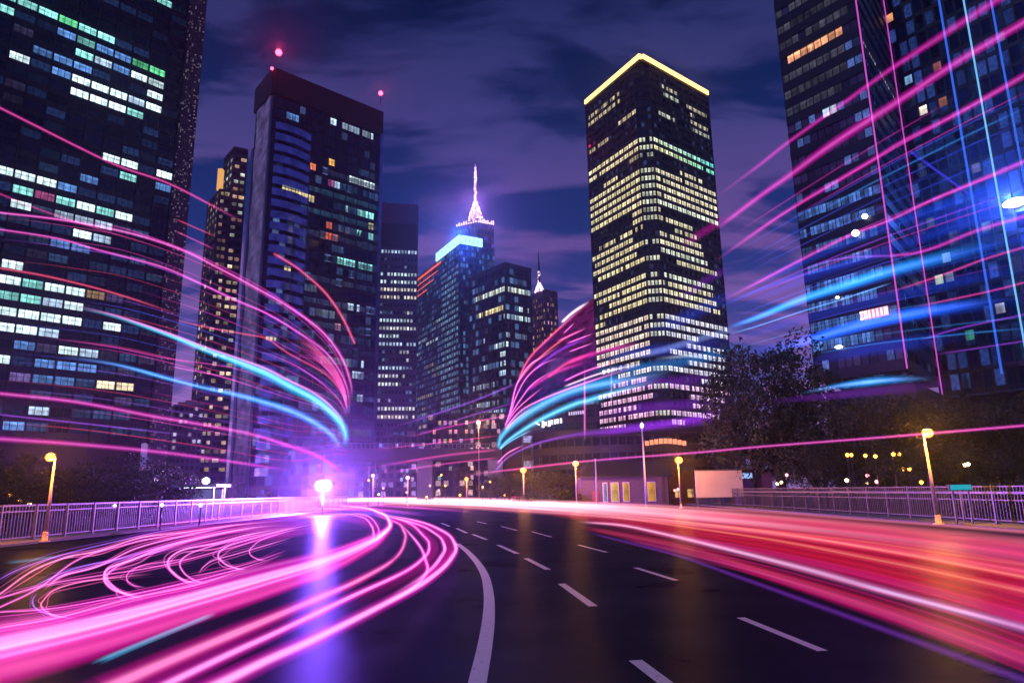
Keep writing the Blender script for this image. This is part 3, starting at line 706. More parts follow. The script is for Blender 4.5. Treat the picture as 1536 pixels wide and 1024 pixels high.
# ---- J: the tall tower with the golden crown
def build_gold_tower():
    Lp, Cc, Rp, Bk, zt = corner_plan(961, 88, 185, 51, 1061, 29, 879)
    z0 = 6.0
    root = empty('gold_crowned_tower', (0, 0, 0), 'tall tower banded with yellow lit floors under a glowing golden roof edge', 'skyscraper')
    fh = (zt - z0) / 50
    dl, dr = (Lp - Cc).normalized(), (Rp - Cc).normalized(); ch = 3.2
    c1, c2 = Cc + dl * ch, Cc + dr * ch
    fl, fm, fr = Face(Lp, c1, z0, zt, 1.15, fh), Face(c1, c2, z0, zt, 1.15, fh), Face(c2, Rp, z0, zt, 1.15, fh)
    G = facade('gold_tower_glass', (.005, .013, .045), (.005, .01, .032), sp=.4, mu=.16, glow=(.04, .06, .16), gthr=.8, grough=.1)
    mb = MB()
    for fc in (fl, fm, fr): fc.wall(mb)
    for a, b in ((Rp, Bk), (Bk, Lp)): mb.face([(a.x, a.y, z0), (b.x, b.y, z0), (b.x, b.y, zt), (a.x, a.y, zt)], [(0, 0), (30, 0), (30, fl.nr), (0, fl.nr)])
    roof(mb, [Lp, c1, c2, Rp, Bk], zt); mb.build('wall', G, root)
    mb = MB()
    for fc in (fl, fm, fr):
        for r in range(fc.nr + 1): fc.box(mb, 0, fc.W, fc.z0 + r * fc.fh - .1, fc.z0 + r * fc.fh + .9, .01, .3)
        for c in range(0, fc.nc + 1, 2): fc.box(mb, c * fc.cw - .07, c * fc.cw + .07, z0, zt, .01, .36)
    mb.build('facade_frame', plain('tower_frame', (.012, .014, .03), .35, .3), root)
    GOLD = emit('gold_strip', (1, .55, .13), 4.5, 'FRONT')
    b = MB(); e0 = at(961, 78, Cc.y).z
    PQ = [(Lp, Cc), (Cc, Rp)]
    for i, (P, Q) in enumerate(PQ):
        fc = Face(P, Q, zt, zt + 1, 2, 1); fc.box(b, 0 if i == 0 else .62, fc.W, zt + .1, zt + 1.5, -.4, .6)
    b.build('crown_light', GOLD, root)
    b = MB(); hh = 3.0
    for P, Q in PQ:
        fc = Face(P, Q, zt - hh, zt, 2, 1); fc.box(b, .4, fc.W - .4, zt - .9, zt + .08, -1.2, .3)
    b.build('parapet', DARKM, root)
    # rows: (y at corner, left from..to, right from..to) as shares counted from the corner, brightness
    rows = [(118, .3, .95, .2, .45, .6), (127, .3, .97, .22, .48, .6), (136, .3, .97, 0, 0, .6), (128, 0, 0, .6, .95, .5), (140, 0, 0, .62, .72, .6), (150, 0, 0, .65, .95, .55), (160, 0, 0, .68, .97, .5), (163, 0, .35, .12, .38, .7), (175, .55, .97, 0, 0, .6),
            (209, 0, 1, 0, 1, 1), (222, 0, 1, 0, 1, 1), (235, 0, .2, 0, 0, .4), (244, .42, .7, .4, .78, .9), (253, 0, 1, 0, 1, .95), (264, 0, 1, 0, 1, 1), (276, 0, 1, 0, 1, 1), (288, 0, 1, 0, 1, 1), (299, 0, 1, 0, 1, 1), (311, 0, .2, 0, .05, .6), (324, 0, .2, 0, .55, .8), (336, 0, .15, .25, .6, .6),
            (337, .2, .85, 0, 0, .9), (348, .2, 1, 0, .7, .9), (361, 0, .95, 0, .7, .9), (372, .15, 1, .0, .75, .9), (383, 0, .15, .2, .9, .7), (395, 0, .9, 0, .8, 1), (408, 0, 1, 0, .8, 1), (420, 0, .95, 0, .8, 1), (434, 0, .7, 0, .85, 1), (447, 0, .9, 0, .9, .9), (450, 0, .3, 0, 0, .9), (458, .8, 1, 0, 0, .9), (471, .0, 1, 0, 1, 1), (485, 0, 1, 0, 1, 1), (499, 0, 1, 0, .5, 1), (513, 0, 1, .3, .95, 1), (526, 0, 1, .05, .95, 1), (540, .2, .9, .3, .95, .9), (553, 0, .6, 0, 1, 1), (567, .1, .7, .5, 1, .9), (582, 0, 1, 0, .95, 1), (596, 0, .95, .3, .9, 1), (610, .3, 1, .3, .8, .9), (622, 0, 1, 0, .9, 1), (634, .5, 1, 0, .2, .9)]
    rr = random.Random(21); items = []; seen = {}
    for (y, l0, l1, r0, r1, k) in rows:
        row = fm.cell(pix(fm.pt(fm.W / 2, 60))[0], y)[1]
        for key, fc, q0, q1 in (('l', fl, 1 - l1, 1 - l0), ('r', fr, r0, r1)):
            if q1 - q0 < .03: continue
            if (key, row, int(q0 * 3)) in seen: continue
            seen[(key, row, int(q0 * 3))] = 1
            if key == 'l': c = (1, .86, .5) if y < 470 else ((1, .8, .65) if y < 560 else (1, .55, .85))
            else: c = rr.choice([(1, .92, .6), (1, .9, .62), (.9, .98, .8)]) if y < 470 else ((.85, .85, 1) if y < 570 else (1, .65, 1))
            m_ = MB(); fc.panes(m_, fc.nc * q0, fc.nc * q1, row, sc3(c, k * 1.25), 1, sp=.42, gap=.2, top=.96, off=.05, jit=.35, drop=.02 if q1 - q0 > .8 else .06, rng=rr)
            if key == 'r' and y in (209, 222):
                n_ = len(m_.col)
                m_.col = [(a[0] * (1 - i / n_ * .8), a[1], a[2] * (.8 + .3 * i / n_), 1) for i, a in enumerate(m_.col)]
            items.append(m_)
        if l0 == 0 and l1 > 0 and r0 == 0:
            m_ = MB(); fm.panes(m_, 0, fm.nc, row, sc3((.9, .95, .7), k * .9), 1, sp=.42, gap=.35, top=.96, off=.05, jit=.4, drop=.1, rng=rr); items.append(m_)
    add_windows(root, items, 'window_row')
    # vertical light mast up the face
    b = MB()
    for px, y0, y1 in ((877, 548, 655), (918, 545, 612)):
        fc = fl; a, zz = fc.hit(max(px, 892), y1); zz2 = fc.hit(max(px, 892), y0)[1]
        p0, p1 = at(px, y1, 150), at(px, y0, 150)
        b.bar(p0, p1, .35)
    return root
build_gold_tower()

# ---- K: tower at the right, two volumes
def build_right_tower():
    Y = 118
    Cc = at(1282, 0, Y); DL = Vector((-math.sin(R(36)), math.cos(R(36)))) 
    zt = 118.0; z0 = at(1270, 565, Y + 8).z
    C2 = Cc.to_2d(); zm = at(1170, 200, 140).z
    Lp = C2 + DL * solve(C2, DL, zm, 1180)
    DR = Vector((math.sin(R(40)), math.cos(R(40))))
    Rp = C2 + DR * solve(C2, DR, zm, 1352)
    root = empty('banded_tower', (0, 0, 0), 'black banded tower with blue light over its lower floors and vertical neon lines', 'office building')
    fh = 3.9
    fl, fr = Face(Lp, C2, z0, zt, 1.5, fh), Face(C2, Rp, z0, zt, 1.5, fh)
    G = facade('banded_glass', (.05, .055, .085), (.004, .004, .008), sp=.5, mu=.1, glow=(.1, .2, .6), gthr=.75, grough=.25)
    mb = MB(); fl.wall(mb); fr.wall(mb)
    Bk = Lp + Rp - C2
    mb.face([(p[0], p[1], zt) for p in (Lp, C2, Rp, Bk)]); mb.face([(p[0], p[1], z0) for p in (Bk, Rp, C2, Lp)])
    mb.face([(Bk.x, Bk.y, z0), (Lp.x, Lp.y, z0), (Lp.x, Lp.y, zt), (Bk.x, Bk.y, zt)])
    mb.build('wall', G, root)
    mb = MB()
    for fc in (fl, fr):
        for r in range(fc.nr + 1): fc.box(mb, 0, fc.W, z0 + r * fc.fh - .1, z0 + r * fc.fh + fc.fh * .48, .01, .4)
        for c in range(fc.nc + 1): fc.box(mb, c * fc.cw - .05, c * fc.cw + .05, z0, zt, .01, .16)
    mb.build('facade_frame', MULL, root)
    # nearer volume to the right
    DW = Vector((math.sin(R(36)), -math.cos(R(36))))
    W2 = Face(Rp + DW * .3, Rp + DW * 62, z0 - 2, zt + 8, 2.0, 4.2)
    G2 = facade('near_wing_glass', (.005, .014, .05), (.003, .006, .018), sp=.22, mu=.1, glow=(.03, .07, .3), gthr=.6, grough=.12)
    mb = MB(); W2.wall(mb)
    bk = Vector((-W2.n.x, -W2.n.y)) * 25
    a, b_ = W2.P, W2.Q
    for p, q in ((b_, b_ + bk), (b_ + bk, a + bk), (a + bk, a)): mb.face([(p.x, p.y, z0 - 2), (q.x, q.y, z0 - 2), (q.x, q.y, zt + 8), (p.x, p.y, zt + 8)], [(0, 0), (6, 0), (6, W2.nr), (0, W2.nr)])
    roof(mb, [a, b_, b_ + bk, a + bk], zt + 8); roof(mb, [a + bk, b_ + bk, b_, a], z0 - 2)
    mb.build('near_wing', G2, root)
    mb = MB()
    for c in range(W2.nc + 1): W2.box(mb, c * W2.cw - .16, c * W2.cw + .16, z0 - 2, zt + 8, .01, .5)
    for r in range(W2.nr + 1): W2.box(mb, 0, W2.W, z0 - 2 + r * W2.fh - .1, z0 - 2 + r * W2.fh + .8, .01, .25)
    mb.build('mullion_grid', MULL, root)
    mb = MB(); prism(mb, [tuple(Lp + (C2 - Lp) * .05 + bk * .05), tuple(C2 + bk * .1), tuple(W2.P + bk * .15), tuple(W2.Q + bk * .15), tuple(W2.Q + bk), tuple(Bk)], -.5, z0 - 2.1)
    mb.build('podium', plain('tower_podium', (.015, .015, .02), .6), root)
    # neon lines that run down the edges
    PK = emit('neon_pink_line', (.8, .12, .75), .8); BL = emit('neon_blue_line', (.05, .17, 1), .8); CY = emit('neon_cyan_line', (.2, .55, 1), 1.0)
    mb = MB(); mb.bar(Vector((C2.x, C2.y - .35, z0)), Vector((C2.x, C2.y - .35, zt)), .2); mb.build('neon_line', PK, root)
    mb = MB(); mb.bar(Vector((Rp.x - .1, Rp.y - 1.0, z0 - 2)), Vector((Rp.x - .1, Rp.y - 1.0, zt)), .16); mb.build('neon_line', PK, root)
    for px, py, m_, w in ((1432, 130, BL, .34), (1470, 130, CY, .26), (1512, 130, BL, .3)):
        a_, zz = W2.hit(px, py); zl = {1432: at(1515, 640, 70).z}.get(px, z0 + 2)
        mb = MB(); W2.box(mb, a_ - w / 2, a_ + w / 2, z0 + 1, zt + 8, .5, .8); mb.build('neon_line', m_, root)
    # windows
    rr = random.Random(14); items = []
    def run(fc, a, y, b, y2, c, k, sub=1, drop=.1):
        c0, r = fc.cell(a, y); c1 = max(c0 + 1, fc.cell(b, y2)[0])
        c0 = max(0, c0); c1 = min(fc.nc, c1)
        if c1 <= c0: return
        m_ = MB(); fc.panes(m_, c0, c1, r, sc3(c, k), sub, sp=.5, gap=.12, jit=.6, drop=drop, rng=rr, off=.05); items.append(m_)
    run(fl, 1192, 93, 1274, 58, (1, .42, .22), 1.1); run(fl, 1225, 80, 1272, 60, (1, .45, .25), 1.0)
    for y in (22, 46, 70, 118, 142, 165, 190): run(fl, 1172, y, 1276, y - 42, (.16, .16, .24), .28, drop=.1)
    for y, k in ((330, .8), (345, .3), (368, .7), (395, .5), (420, .6), (445, .8), (470, .8), (497, .7), (522, .9), (545, 1.1)):
        run(fl, 1196, y, 1320, y - 40 + (y - 330) * .1, (.12, .28, .85), .7 * k, 2, .15)
    run(fl, 1216, 190, 1280, 168, (.6, .8, 1), .9, 1, .5)
    run(fr, 1293, 60, 1335, 88, (.7, .55, .8), .5, 2, .3)
    for a, y, c, k, w in ((1337, 26, (1, .4, .15), .9, 8), (1366, 115, (.3, .6, 1), .9, 10), (1384, 181, (1, .85, .7), 1.1, 14), (1413, 163, (1, .35, .2), .5, 10), (1407, 426, (.75, 1, .7), 1.0, 22), (1430, 415, (.25, .4, .6), .6, 12), (1428, 388, (.3, .5, 1), .6, 16), (1396, 340, (.15, .25, .2), .5, 10), (1468, 250, (.4, .4, .9), .3, 10), (1454, 525, (.1, .5, .4), .35, 10), (1505, 465, (.5, .5, .7), .5, 12), (1408, 102, (1, .3, .3), .4, 6), (1500, 75, (.2, .25, .6), .4, 10), (1480, 350, (.2, .4, 1), .7, 20), (1380, 560, (.2, .2, .5), .3, 14)):
        run(W2, a, y, a + w, y, c, k, 1, 0)
    for _ in range(90):
        c0, r = rr.randrange(0, W2.nc), rr.randrange(0, int(W2.nr * .75))
        m_ = MB(); W2.panes(m_, c0, c0 + 1, r, sc3(rr.choice([(.06, .12, .5), (.1, .15, .4), (.05, .2, .6)]), rr.uniform(.06, .22)), 2, sp=.24, gap=.1, jit=.5, rng=rr); items.append(m_)
    add_windows(root, items, 'window_row')
    # shop sign: unreadable white strokes on a pink glow, hung on the lower facade
    a0, zz = fl.hit(1293, 480); a1, zz1 = fl.hit(1335, 467)
    sg = MB(); fl.box(sg, a0, a1, zz - .2, zz + 1.5, .45, .6); sb = sg.build('sign_board', emit('sign_glow', (.9, .3, .5), 1.1), root)
    sg = MB(); n = 7; w = (a1 - a0) / n
    for i in range(n):
        q = a0 + i * w
        if i == 0:
            fl.box(sg, q + .1, q + w * .9, zz + 1.1, zz + 1.4, .62, .7); fl.box(sg, q + .1, q + w * .9, zz - .1, zz + .2, .62, .7); fl.box(sg, q + w * .35, q + w * .6, zz + .2, zz + 1.1, .62, .7)
        elif i in (1, 6):
            fl.box(sg, q + .1, q + .4, zz, zz + 1.35, .62, .7); fl.box(sg, q + w * .6, q + w * .85, zz, zz + 1.35, .62, .7); fl.box(sg, q + .4, q + w * .6, zz + 1.1, zz + 1.35, .62, .7)
        else: fl.box(sg, q + w * .25, q + w * .6, zz, zz + 1.35, .62, .7)
    sg.build('sign_lettering', emit('sign_letters', (1, .95, 1), 2.2), root)
    for px, py, w_, h_ in ((1301, 326, 1.1, 1.0), (1287, 351, 1.4, 1.3), (1260, 447, .8, .5), (1262, 521, 1.5, .6), (1383, 501, .7, .7)):
        fc = fl if px < 1330 else W2
        a_, zz = fc.hit(px, py); s_ = MB()
        c = fc.pt(a_, zz, .9); s_.lathe([(.05, -h_ / 2), (w_ * .35, -h_ * .35), (w_ * .5, 0), (w_ * .35, h_ * .35), (.05, h_ / 2)], c, 10)
        s_.build('facade_lamp', emit('facade_lamp_white', (.9, .95, 1), 5), root)
    # big blue white flood on the near wing
    a_, zz = W2.hit(1527, 306)
    c = W2.pt(a_, zz, 1.4); s_ = MB(); s_.tube([c + Vector((-1.2, 1.7, 0)), c + Vector((-.7, 1, .05)), c, c + Vector((.7, -1, -.05)), c + Vector((1.2, -1.7, 0))], [.3, .75, .95, .75, .3], 12)
    s_.build('floodlight_lens', emit('flood_cool', (.85, .9, 1), 9), root)
    lt = bpy.data.lights.new('flood_glow', 'POINT'); lt.energy = 38000; lt.color = (.07, .2, 1); lt.shadow_soft_size = .6
    lo = bpy.data.objects.new('flood_glow', lt); COL.objects.link(lo); lo.parent = root; lo.location = W2.pt(a_, zz, 5.5)
    b = MB(); p0, p1 = W2.hit(1370, 230), W2.hit(1458, 294)
    b.bar(W2.pt(p0[0], p0[1], 1.0), W2.pt(p1[0], p1[1], 1.0), .45); b.build('neon_strut', emit('neon_indigo', (.05, .04, .8), .6), root)
    return root
build_right_tower()

# ------------------------------------------------------------------ the added curved glow hall, podium, overpass
def build_glow_hall():
    """made-up flared hall; its skin carries the violet glow of the trails that sweep round it"""
    Y = 246
    prof = [(744, 706), (747, 672), (757, 625), (771, 580), (794, 536), (838, 494), (884, 451)]
    cx = at(975, 600, Y).x
    root = empty('glow_hall', (0, 0, 0), 'added flared hall with violet trail glow on its skin, beside the gold crowned tower', 'hall')
    rings = []
    for px, py in prof:
        p = at(px, py, Y); rings.append((max(2, cx - p.x), p.z))
    mat, t = new_mat('violet_trail_glow')
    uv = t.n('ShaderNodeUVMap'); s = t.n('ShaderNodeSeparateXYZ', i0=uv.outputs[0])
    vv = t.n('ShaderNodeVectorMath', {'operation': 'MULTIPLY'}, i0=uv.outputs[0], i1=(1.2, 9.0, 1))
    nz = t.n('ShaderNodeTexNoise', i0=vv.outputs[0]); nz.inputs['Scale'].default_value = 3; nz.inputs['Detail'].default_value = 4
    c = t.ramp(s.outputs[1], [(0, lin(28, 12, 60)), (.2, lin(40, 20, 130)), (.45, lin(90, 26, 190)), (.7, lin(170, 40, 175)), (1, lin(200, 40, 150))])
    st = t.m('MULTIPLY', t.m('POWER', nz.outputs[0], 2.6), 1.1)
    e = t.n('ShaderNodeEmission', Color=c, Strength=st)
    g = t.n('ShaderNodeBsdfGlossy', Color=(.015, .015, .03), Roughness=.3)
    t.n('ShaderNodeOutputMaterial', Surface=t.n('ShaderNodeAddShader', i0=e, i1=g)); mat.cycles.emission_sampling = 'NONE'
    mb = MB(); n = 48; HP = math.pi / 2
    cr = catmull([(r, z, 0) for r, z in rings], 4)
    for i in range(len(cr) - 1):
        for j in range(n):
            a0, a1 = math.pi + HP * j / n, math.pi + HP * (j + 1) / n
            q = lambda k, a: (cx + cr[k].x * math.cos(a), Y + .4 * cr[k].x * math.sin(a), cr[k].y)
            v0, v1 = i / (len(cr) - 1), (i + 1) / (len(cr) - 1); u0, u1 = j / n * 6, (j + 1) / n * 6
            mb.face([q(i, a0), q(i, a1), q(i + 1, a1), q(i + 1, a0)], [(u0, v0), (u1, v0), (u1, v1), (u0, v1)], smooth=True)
    mb.build('glow_skin', mat, root)  # added glowing surface, stands for the sheet of light between the trails
    base = [(cx + cr[0].x * .97 * math.cos(math.pi + HP * j / n), Y + .4 * cr[0].x * .97 * math.sin(math.pi + HP * j / n)) for j in range(n + 1)] + [(cx, Y)]
    mb = MB(); prism(mb, base, 0, cr[0].y + .1); mb.build('base_wall', plain('hall_base', (.03, .025, .05), .5), root)
    mb = MB(); mb.box(cx - 2, cx + 22, Y - 8, Y + 14, 0, cr[-1].y - 6); mb.build('core_wall', plain('hall_core', (.02, .02, .04), .5), root)
build_glow_hall()

def build_podium():
    Y = 172
    root = empty('podium_hall', (0, 0, 0), 'low dark round fronted hall with one lit window row, below the gold crowned tower', 'hall')
    pts = []
    x0, x1 = at(800, 700, Y).x, at(1120, 700, Y).x
    n = 28; zt = at(950, 652, Y - 10).z
    for i in range(n + 1):
        q = i / n; pts.append((x0 + (x1 - x0) * q, Y - 16 * math.sin(math.pi * q) ** .7))
    poly = pts + [(x1, Y + 22), (x0, Y + 22)]
    mb = MB(); prism(mb, poly, 0, zt); mb.build('wall', facade('podium_glass', (.008, .01, .025), (.02, .016, .03), sp=.5, mu=.2, glow=(.35, .25, .4), gthr=.86), root)
    mb = MB()
    big = [(x0 + (x - x0), y - 1.2) for x, y in pts] + [(x1, Y + 22.5), (x0, Y + 22.5)]
    prism(mb, big, zt, zt + 1.2); mb.build('roof', plain('podium_roof', (.03, .025, .045), .5), root)
    b = MB()
    for i in range(9):
        a, c = at(968 + i * 7, 668 - 3 * math.sin(i / 8 * math.pi), Y - 17.5), at(968 + i * 7 + 5, 661 - 4 * math.sin(i / 8 * math.pi), Y - 17.5)
        b.box(a.x, c.x, Y - 17.6, Y - 17.2, a.z, c.z)
    b.build('lit_panel', emit('podium_warm', (1, .35, .2), 1.2), root)
    # pale strokes of a roof sign in the middle, too blurred to read
    root2 = empty('sign_hall', (0, 0, 0), 'dark two storey annex with blurred white sign strokes, under the sweep of cyan light', 'annex')
    Yb = 196; a, c = at(784, 690, Yb), at(888, 602, Yb)
    mb = MB(); prism(mb, [(a.x, Yb), (c.x + 2, Yb), (c.x + 2, Yb + 10), (a.x, Yb + 10)], 0, c.z); mb.build('wall', facade('annex_glass', (.01, .012, .035), (.03, .025, .06), sp=.45, mu=.2, glow=(.5, .5, 1), gthr=.7), root2)
    WH = emit('sign_white_blur', (1, .95, 1), 1.8)
    mb = MB()
    for i, (px, h) in enumerate(((813, 8), (817, 6), (822, 7), (826, 7), (831, 7), (835, 7), (840, 7))):
        p = at(px, 639 - i * .8, Yb - .3); k = Yb / F
        mb.box(p.x, p.x + 3.1 * k, Yb - .4, Yb - .1, p.z, p.z + h * k)
        if i in (0, 2): mb.box(p.x - .4 * k, p.x + 3.6 * k, Yb - .45, Yb - .1, p.z - 2 * k, p.z + .6 * k)
    p = at(803, 636, Yb); mb.bar((p.x, Yb - .3, p.z + .5), (p.x + 1.2, Yb - .3, p.z - .3), .35)
    mb.build('sign_lettering', WH, root2)
    mb = MB()
    for i in range(6):
        p = at(829 + i * 2.5, 654 - i * .3, Yb); mb.box(p.x, p.x + .35, Yb - .4, Yb - .1, p.z, p.z + 1.0)
    mb.build('sign_lettering', emit('sign_blue_blur', (.7, .8, 1), 1.0), root2)
    mb = MB()
    for i in range(7):
        p = at(853 + i * 3.4, 623 - i * .4, Yb); mb.box(p.x, p.x + .4, Yb - .4, Yb - .1, p.z, p.z + .95)
    mb.build('sign_lettering', emit('sign_lilac_blur', (.8, .6, 1), 1.0), root2)
build_podium()

def build_overpass():
    Y = 150
    root = empty('overpass', (0, 0, 0), 'dark road overpass on one broad pillar, between the towers and the white lamp', 'overpass')
    a, b = at(500, 672, Y), at(752, 664, Y + 12); lo = at(620, 690, Y + 6).z
    mb = MB(); mb.hexa([(a.x, Y, lo), (b.x, Y + 12, lo), (b.x, Y + 22, lo), (a.x, Y + 10, lo), (a.x, Y, a.z), (b.x, Y + 12, a.z), (b.x, Y + 22, a.z), (a.x, Y + 10, a.z)])
    mb.build('deck', plain('overpass_concrete', (.025, .022, .04), .7, bump=.1), root)
    mb = MB()
    for i in range(40):
        q = i / 39; x, y = a.x + (b.x - a.x) * q, Y + 12 * q
        mb.box(x - .06, x + .06, y - .06, y + .06, a.z, a.z + 1.1)
    mb.bar((a.x, Y, a.z + 1.1), (b.x, Y + 12, a.z + 1.1), .12); mb.build('railing', STEEL, root)
    for px in (635, 742):
        p = at(px, 715, Y + 6); mb = MB(); mb.box(p.x - 1.7, p.x + 1.7, Y + 5 + (px - 500) / 252 * 6, Y + 9 + (px - 500) / 252 * 6, -.3, lo); mb.build('pillar', CONC, root)
build_overpass()

# far low city behind the trees
def far_block(px0, px1, py, Y, label, warm, seed):
    rr = random.Random(seed); a, b = at(px0, py, Y), at(px1, py, Y)
    root = empty('city_block', ((a.x + b.x) / 2, Y, 0), label, 'building')
    L = lambda x, y, zz: (x - root.location.x, y - Y, zz)
    mb = MB(); prism(mb, [(a.x - root.location.x, 0), (b.x - root.location.x, 0), (b.x - root.location.x, 14), (a.x - root.location.x, 14)], -.5, a.z)
    mb.build('wall', facade('city_block_wall', (.01, .01, .03), (.04, .03, .06), sp=.45, mu=.4, glow=warm, gthr=.6), root)
    items = []
    n = int((b.x - a.x) / 2)
    for r in range(2, int(a.z / 3.4)):
        for i in range(n):
            if rr.random() < .3:
                m_ = MB(); x = a.x - root.location.x + (i + .2) * (b.x - a.x) / n; m_.face([(x, -.1, r * 3.4), (x + 1.1, -.1, r * 3.4), (x + 1.1, -.1, r * 3.4 + 1.5), (x, -.1, r * 3.4 + 1.5)], [(i, r), (i + .9, r), (i + .9, r + .9), (i, r + .9)], tuple(c * rr.uniform(.3, 1.2) for c in warm) + (1,)); items.append(m_)
    for m_ in items[:60]: m_.build('window', LIT, root)
    w = b.x - a.x
    for q, h in ((.2, 1.6), (.6, 2.4)):
        mb = MB(); mb.box(-w / 2 + w * q, -w / 2 + w * q + 3, 3, 7, a.z - .01, a.z + h); mb.build('roof_plant', CONC, root)
far_block(560, 640, 655, 280, 'low far block of violet dotted windows below the grid tower, behind the overpass', (.7, .4, 1), 1)
far_block(640, 760, 620, 262, 'broad far block of warm dotted windows, behind the overpass pillar', (1, .6, .6), 2)
far_block(470, 552, 700, 240, 'lowest far block in the violet glow, just behind the white lamp', (.7, .5, 1), 3)

# ------------------------------------------------------------------ street furniture
def build_fence(name, label, x, ya, yb, top, rails):
    root = empty(name, (x, ya, 0), label, 'fence')
    n = int((yb - ya) / 2.8)
    for i in range(n + 1):
        mb = MB(); y = i * (yb - ya) / n; mb.box(-.06, .06, y - .05, y + .05, .1, top + .06); mb.box(-.12, .12, y - .11, y + .11, .1, .16)
        mb.build('post', STEEL, root)
    for zz, w in rails:
        mb = MB(); mb.bar((0, 0, zz), (0, yb - ya, zz), w * .8, w); mb.build('rail', STEEL, root)
    mb = MB(); k = int((yb - ya) / .26)
    for i in range(k):
        y = i * .26 + .1; mb.box(-.018, .018, y - .018, y + .018, rails[-1][0], top - .01)
    mb.build('picket', STEEL, root)
build_fence('fence', 'pale metal railing with double top rail, by the dark trees and the red post lamp', FXL, 16, 118, 2.05, ((2.05, .1), (1.72, .07), (.28, .07)))
build_fence('fence', 'pale metal railing with bright middle rail, by the leaning lamp and teal sign box', FXR, 20, 140, 2.2, ((2.2, .06), (1.85, .13), (1.45, .06), (.35, .06)))

GLOBE_MATS = {}
def globe_mat(key, col, k):
    if key in GLOBE_MATS: return GLOBE_MATS[key]
    m, t = new_mat('lamp_globe_' + key)
    t.n('ShaderNodeOutputMaterial', Surface=t.n('ShaderNodeAddShader', i0=t.n('ShaderNodeEmission', Color=col, Strength=k), i1=t.n('ShaderNodeBsdfTransparent')))
    m.cycles.emission_sampling = 'NONE'; GLOBE_MATS[key] = m; return m
def post_lamp(px, py, Y, label, watts, col=(1, .3, .025), key='orange', pole=POLE_ORANGE, gr=.34, lean=0.0, pr=.1, group=None):
    gr *= .7; lean *= .2; pr *= .7
    p = at(px, py, Y)
    root = empty('street_lamp', (p.x - lean, Y, .1), label, 'street lamp', group)
    h = p.z - .1
    b = MB(); b.tube([(0, 0, 0), (lean * .5, 0, h * .5), (lean, 0, h - .06)], [pr * 1.1, pr * .75, pr * .4], 12); b.tube([(lean, .02, h - .1), (lean, -.42, h - gr * .5)], [pr * .35, pr * .3], 8); b.build('pole', pole, root)
    b = MB(); b.lathe([(pr * 2.6, 0), (pr * 2.6, .06), (pr * 1.4, .1), (pr * 1.3, .5), (pr, .55)], (0, 0, 0), 14); b.build('base_plate', pole, root)
    b = MB(); b.lathe([(.02, -gr * .9), (gr * .6, -gr * .75), (gr * .95, -gr * .3), (gr, 0), (gr * .9, gr * .35), (gr * .55, gr * .6), (.02, gr * .66)], (lean, -.42, h), 16); b.build('globe', globe_mat(key, (col[0], col[1] * .62, col[2]), 3.2), root)
    b = MB(); b.lathe([(gr * .9, gr * .66), (gr * .6, gr * .85), (.03, gr * 1.1)], (lean, -.42, h), 14); b.build('cap', DARKM, root)
    l = bpy.data.lights.new('bulb', 'POINT'); l.energy = watts * .42; l.color = col; l.shadow_soft_size = .12
    lo = bpy.data.objects.new('bulb', l); COL.objects.link(lo); lo.parent = root; lo.location = (lean, -.42, h)
    return root
post_lamp(83, 686, 39, 'tall post lamp with a reddish pole, by the railing and the dark trees', 5200, lean=.22, gr=.36, pr=.15)
post_lamp(1385, 650, 41, 'biggest orange post lamp on a leaning yellow pole, next to the teal sign box', 9000, lean=-.75, gr=.42, pr=.17, key='amber', col=(1, .36, .03))
post_lamp(1017, 690, 82, 'orange post lamp standing before the brick gable, near the white wall panel', 9000, gr=.62, pr=.13)
post_lamp(863, 695, 98, 'orange post lamp at the corner of the dark roofed cottage', 11000, gr=.62, pr=.13)
post_lamp(785, 705, 108, 'orange post lamp under the tip of the trail ringed hall, among lit bushes', 11000, gr=.66, pr=.13)
post_lamp(700, 718, 126, 'small orange lamp between the overpass pillar and the trail ringed hall', 6000, gr=.5, pr=.11)
post_lamp(612, 716, 132, 'small pinkish lamp just beside the overpass pillar', 5000, gr=.5, col=(1, .4, .35), key='rose', pr=.11)
post_lamp(560, 713, 138, 'small violet pink lamp nearest the white disc lamp', 4000, gr=.5, col=(1, .35, .6), key='violet', pr=.11)
post_lamp(718, 634, 156, 'orange lamp standing on the overpass deck before the far block', 9000, gr=.7, col=(1, .45, .2), key='deck', pr=.12)

# the white disc lamp at the head of the road with its violet glow
p = at(485, 728, 84)
root = empty('disc_lamp', (p.x, 84, 0), 'dazzling white disc lamp on a thin pole, centre of the violet glow', 'street lamp')
b = MB(); b.tube([(0, 0, 0), (0, 0, p.z - .75)], [.14, .1], 10); b.build('pole', WHITEP, root)
b = MB(); b.lathe([(.2, -.75), (.22, -.68), (.1, -.64)], (0, 0, p.z), 14); b.build('collar', DARKM, root)
b = MB(); b.lathe([(.3, -.62), (.8, -.42), (.95, 0), (.8, .42), (.4, .6), (.03, .64)], (0, 0, p.z), 20); b.build('globe', globe_mat('white', (1, .85, 1), 5.0), root)
l = bpy.data.lights.new('bulb', 'POINT'); l.energy = 140000; l.color = (.42, .12, 1.0); l.shadow_soft_size = .3
lo = bpy.data.objects.new('bulb', l); COL.objects.link(lo); lo.parent = root; lo.location = (0, 0, p.z)

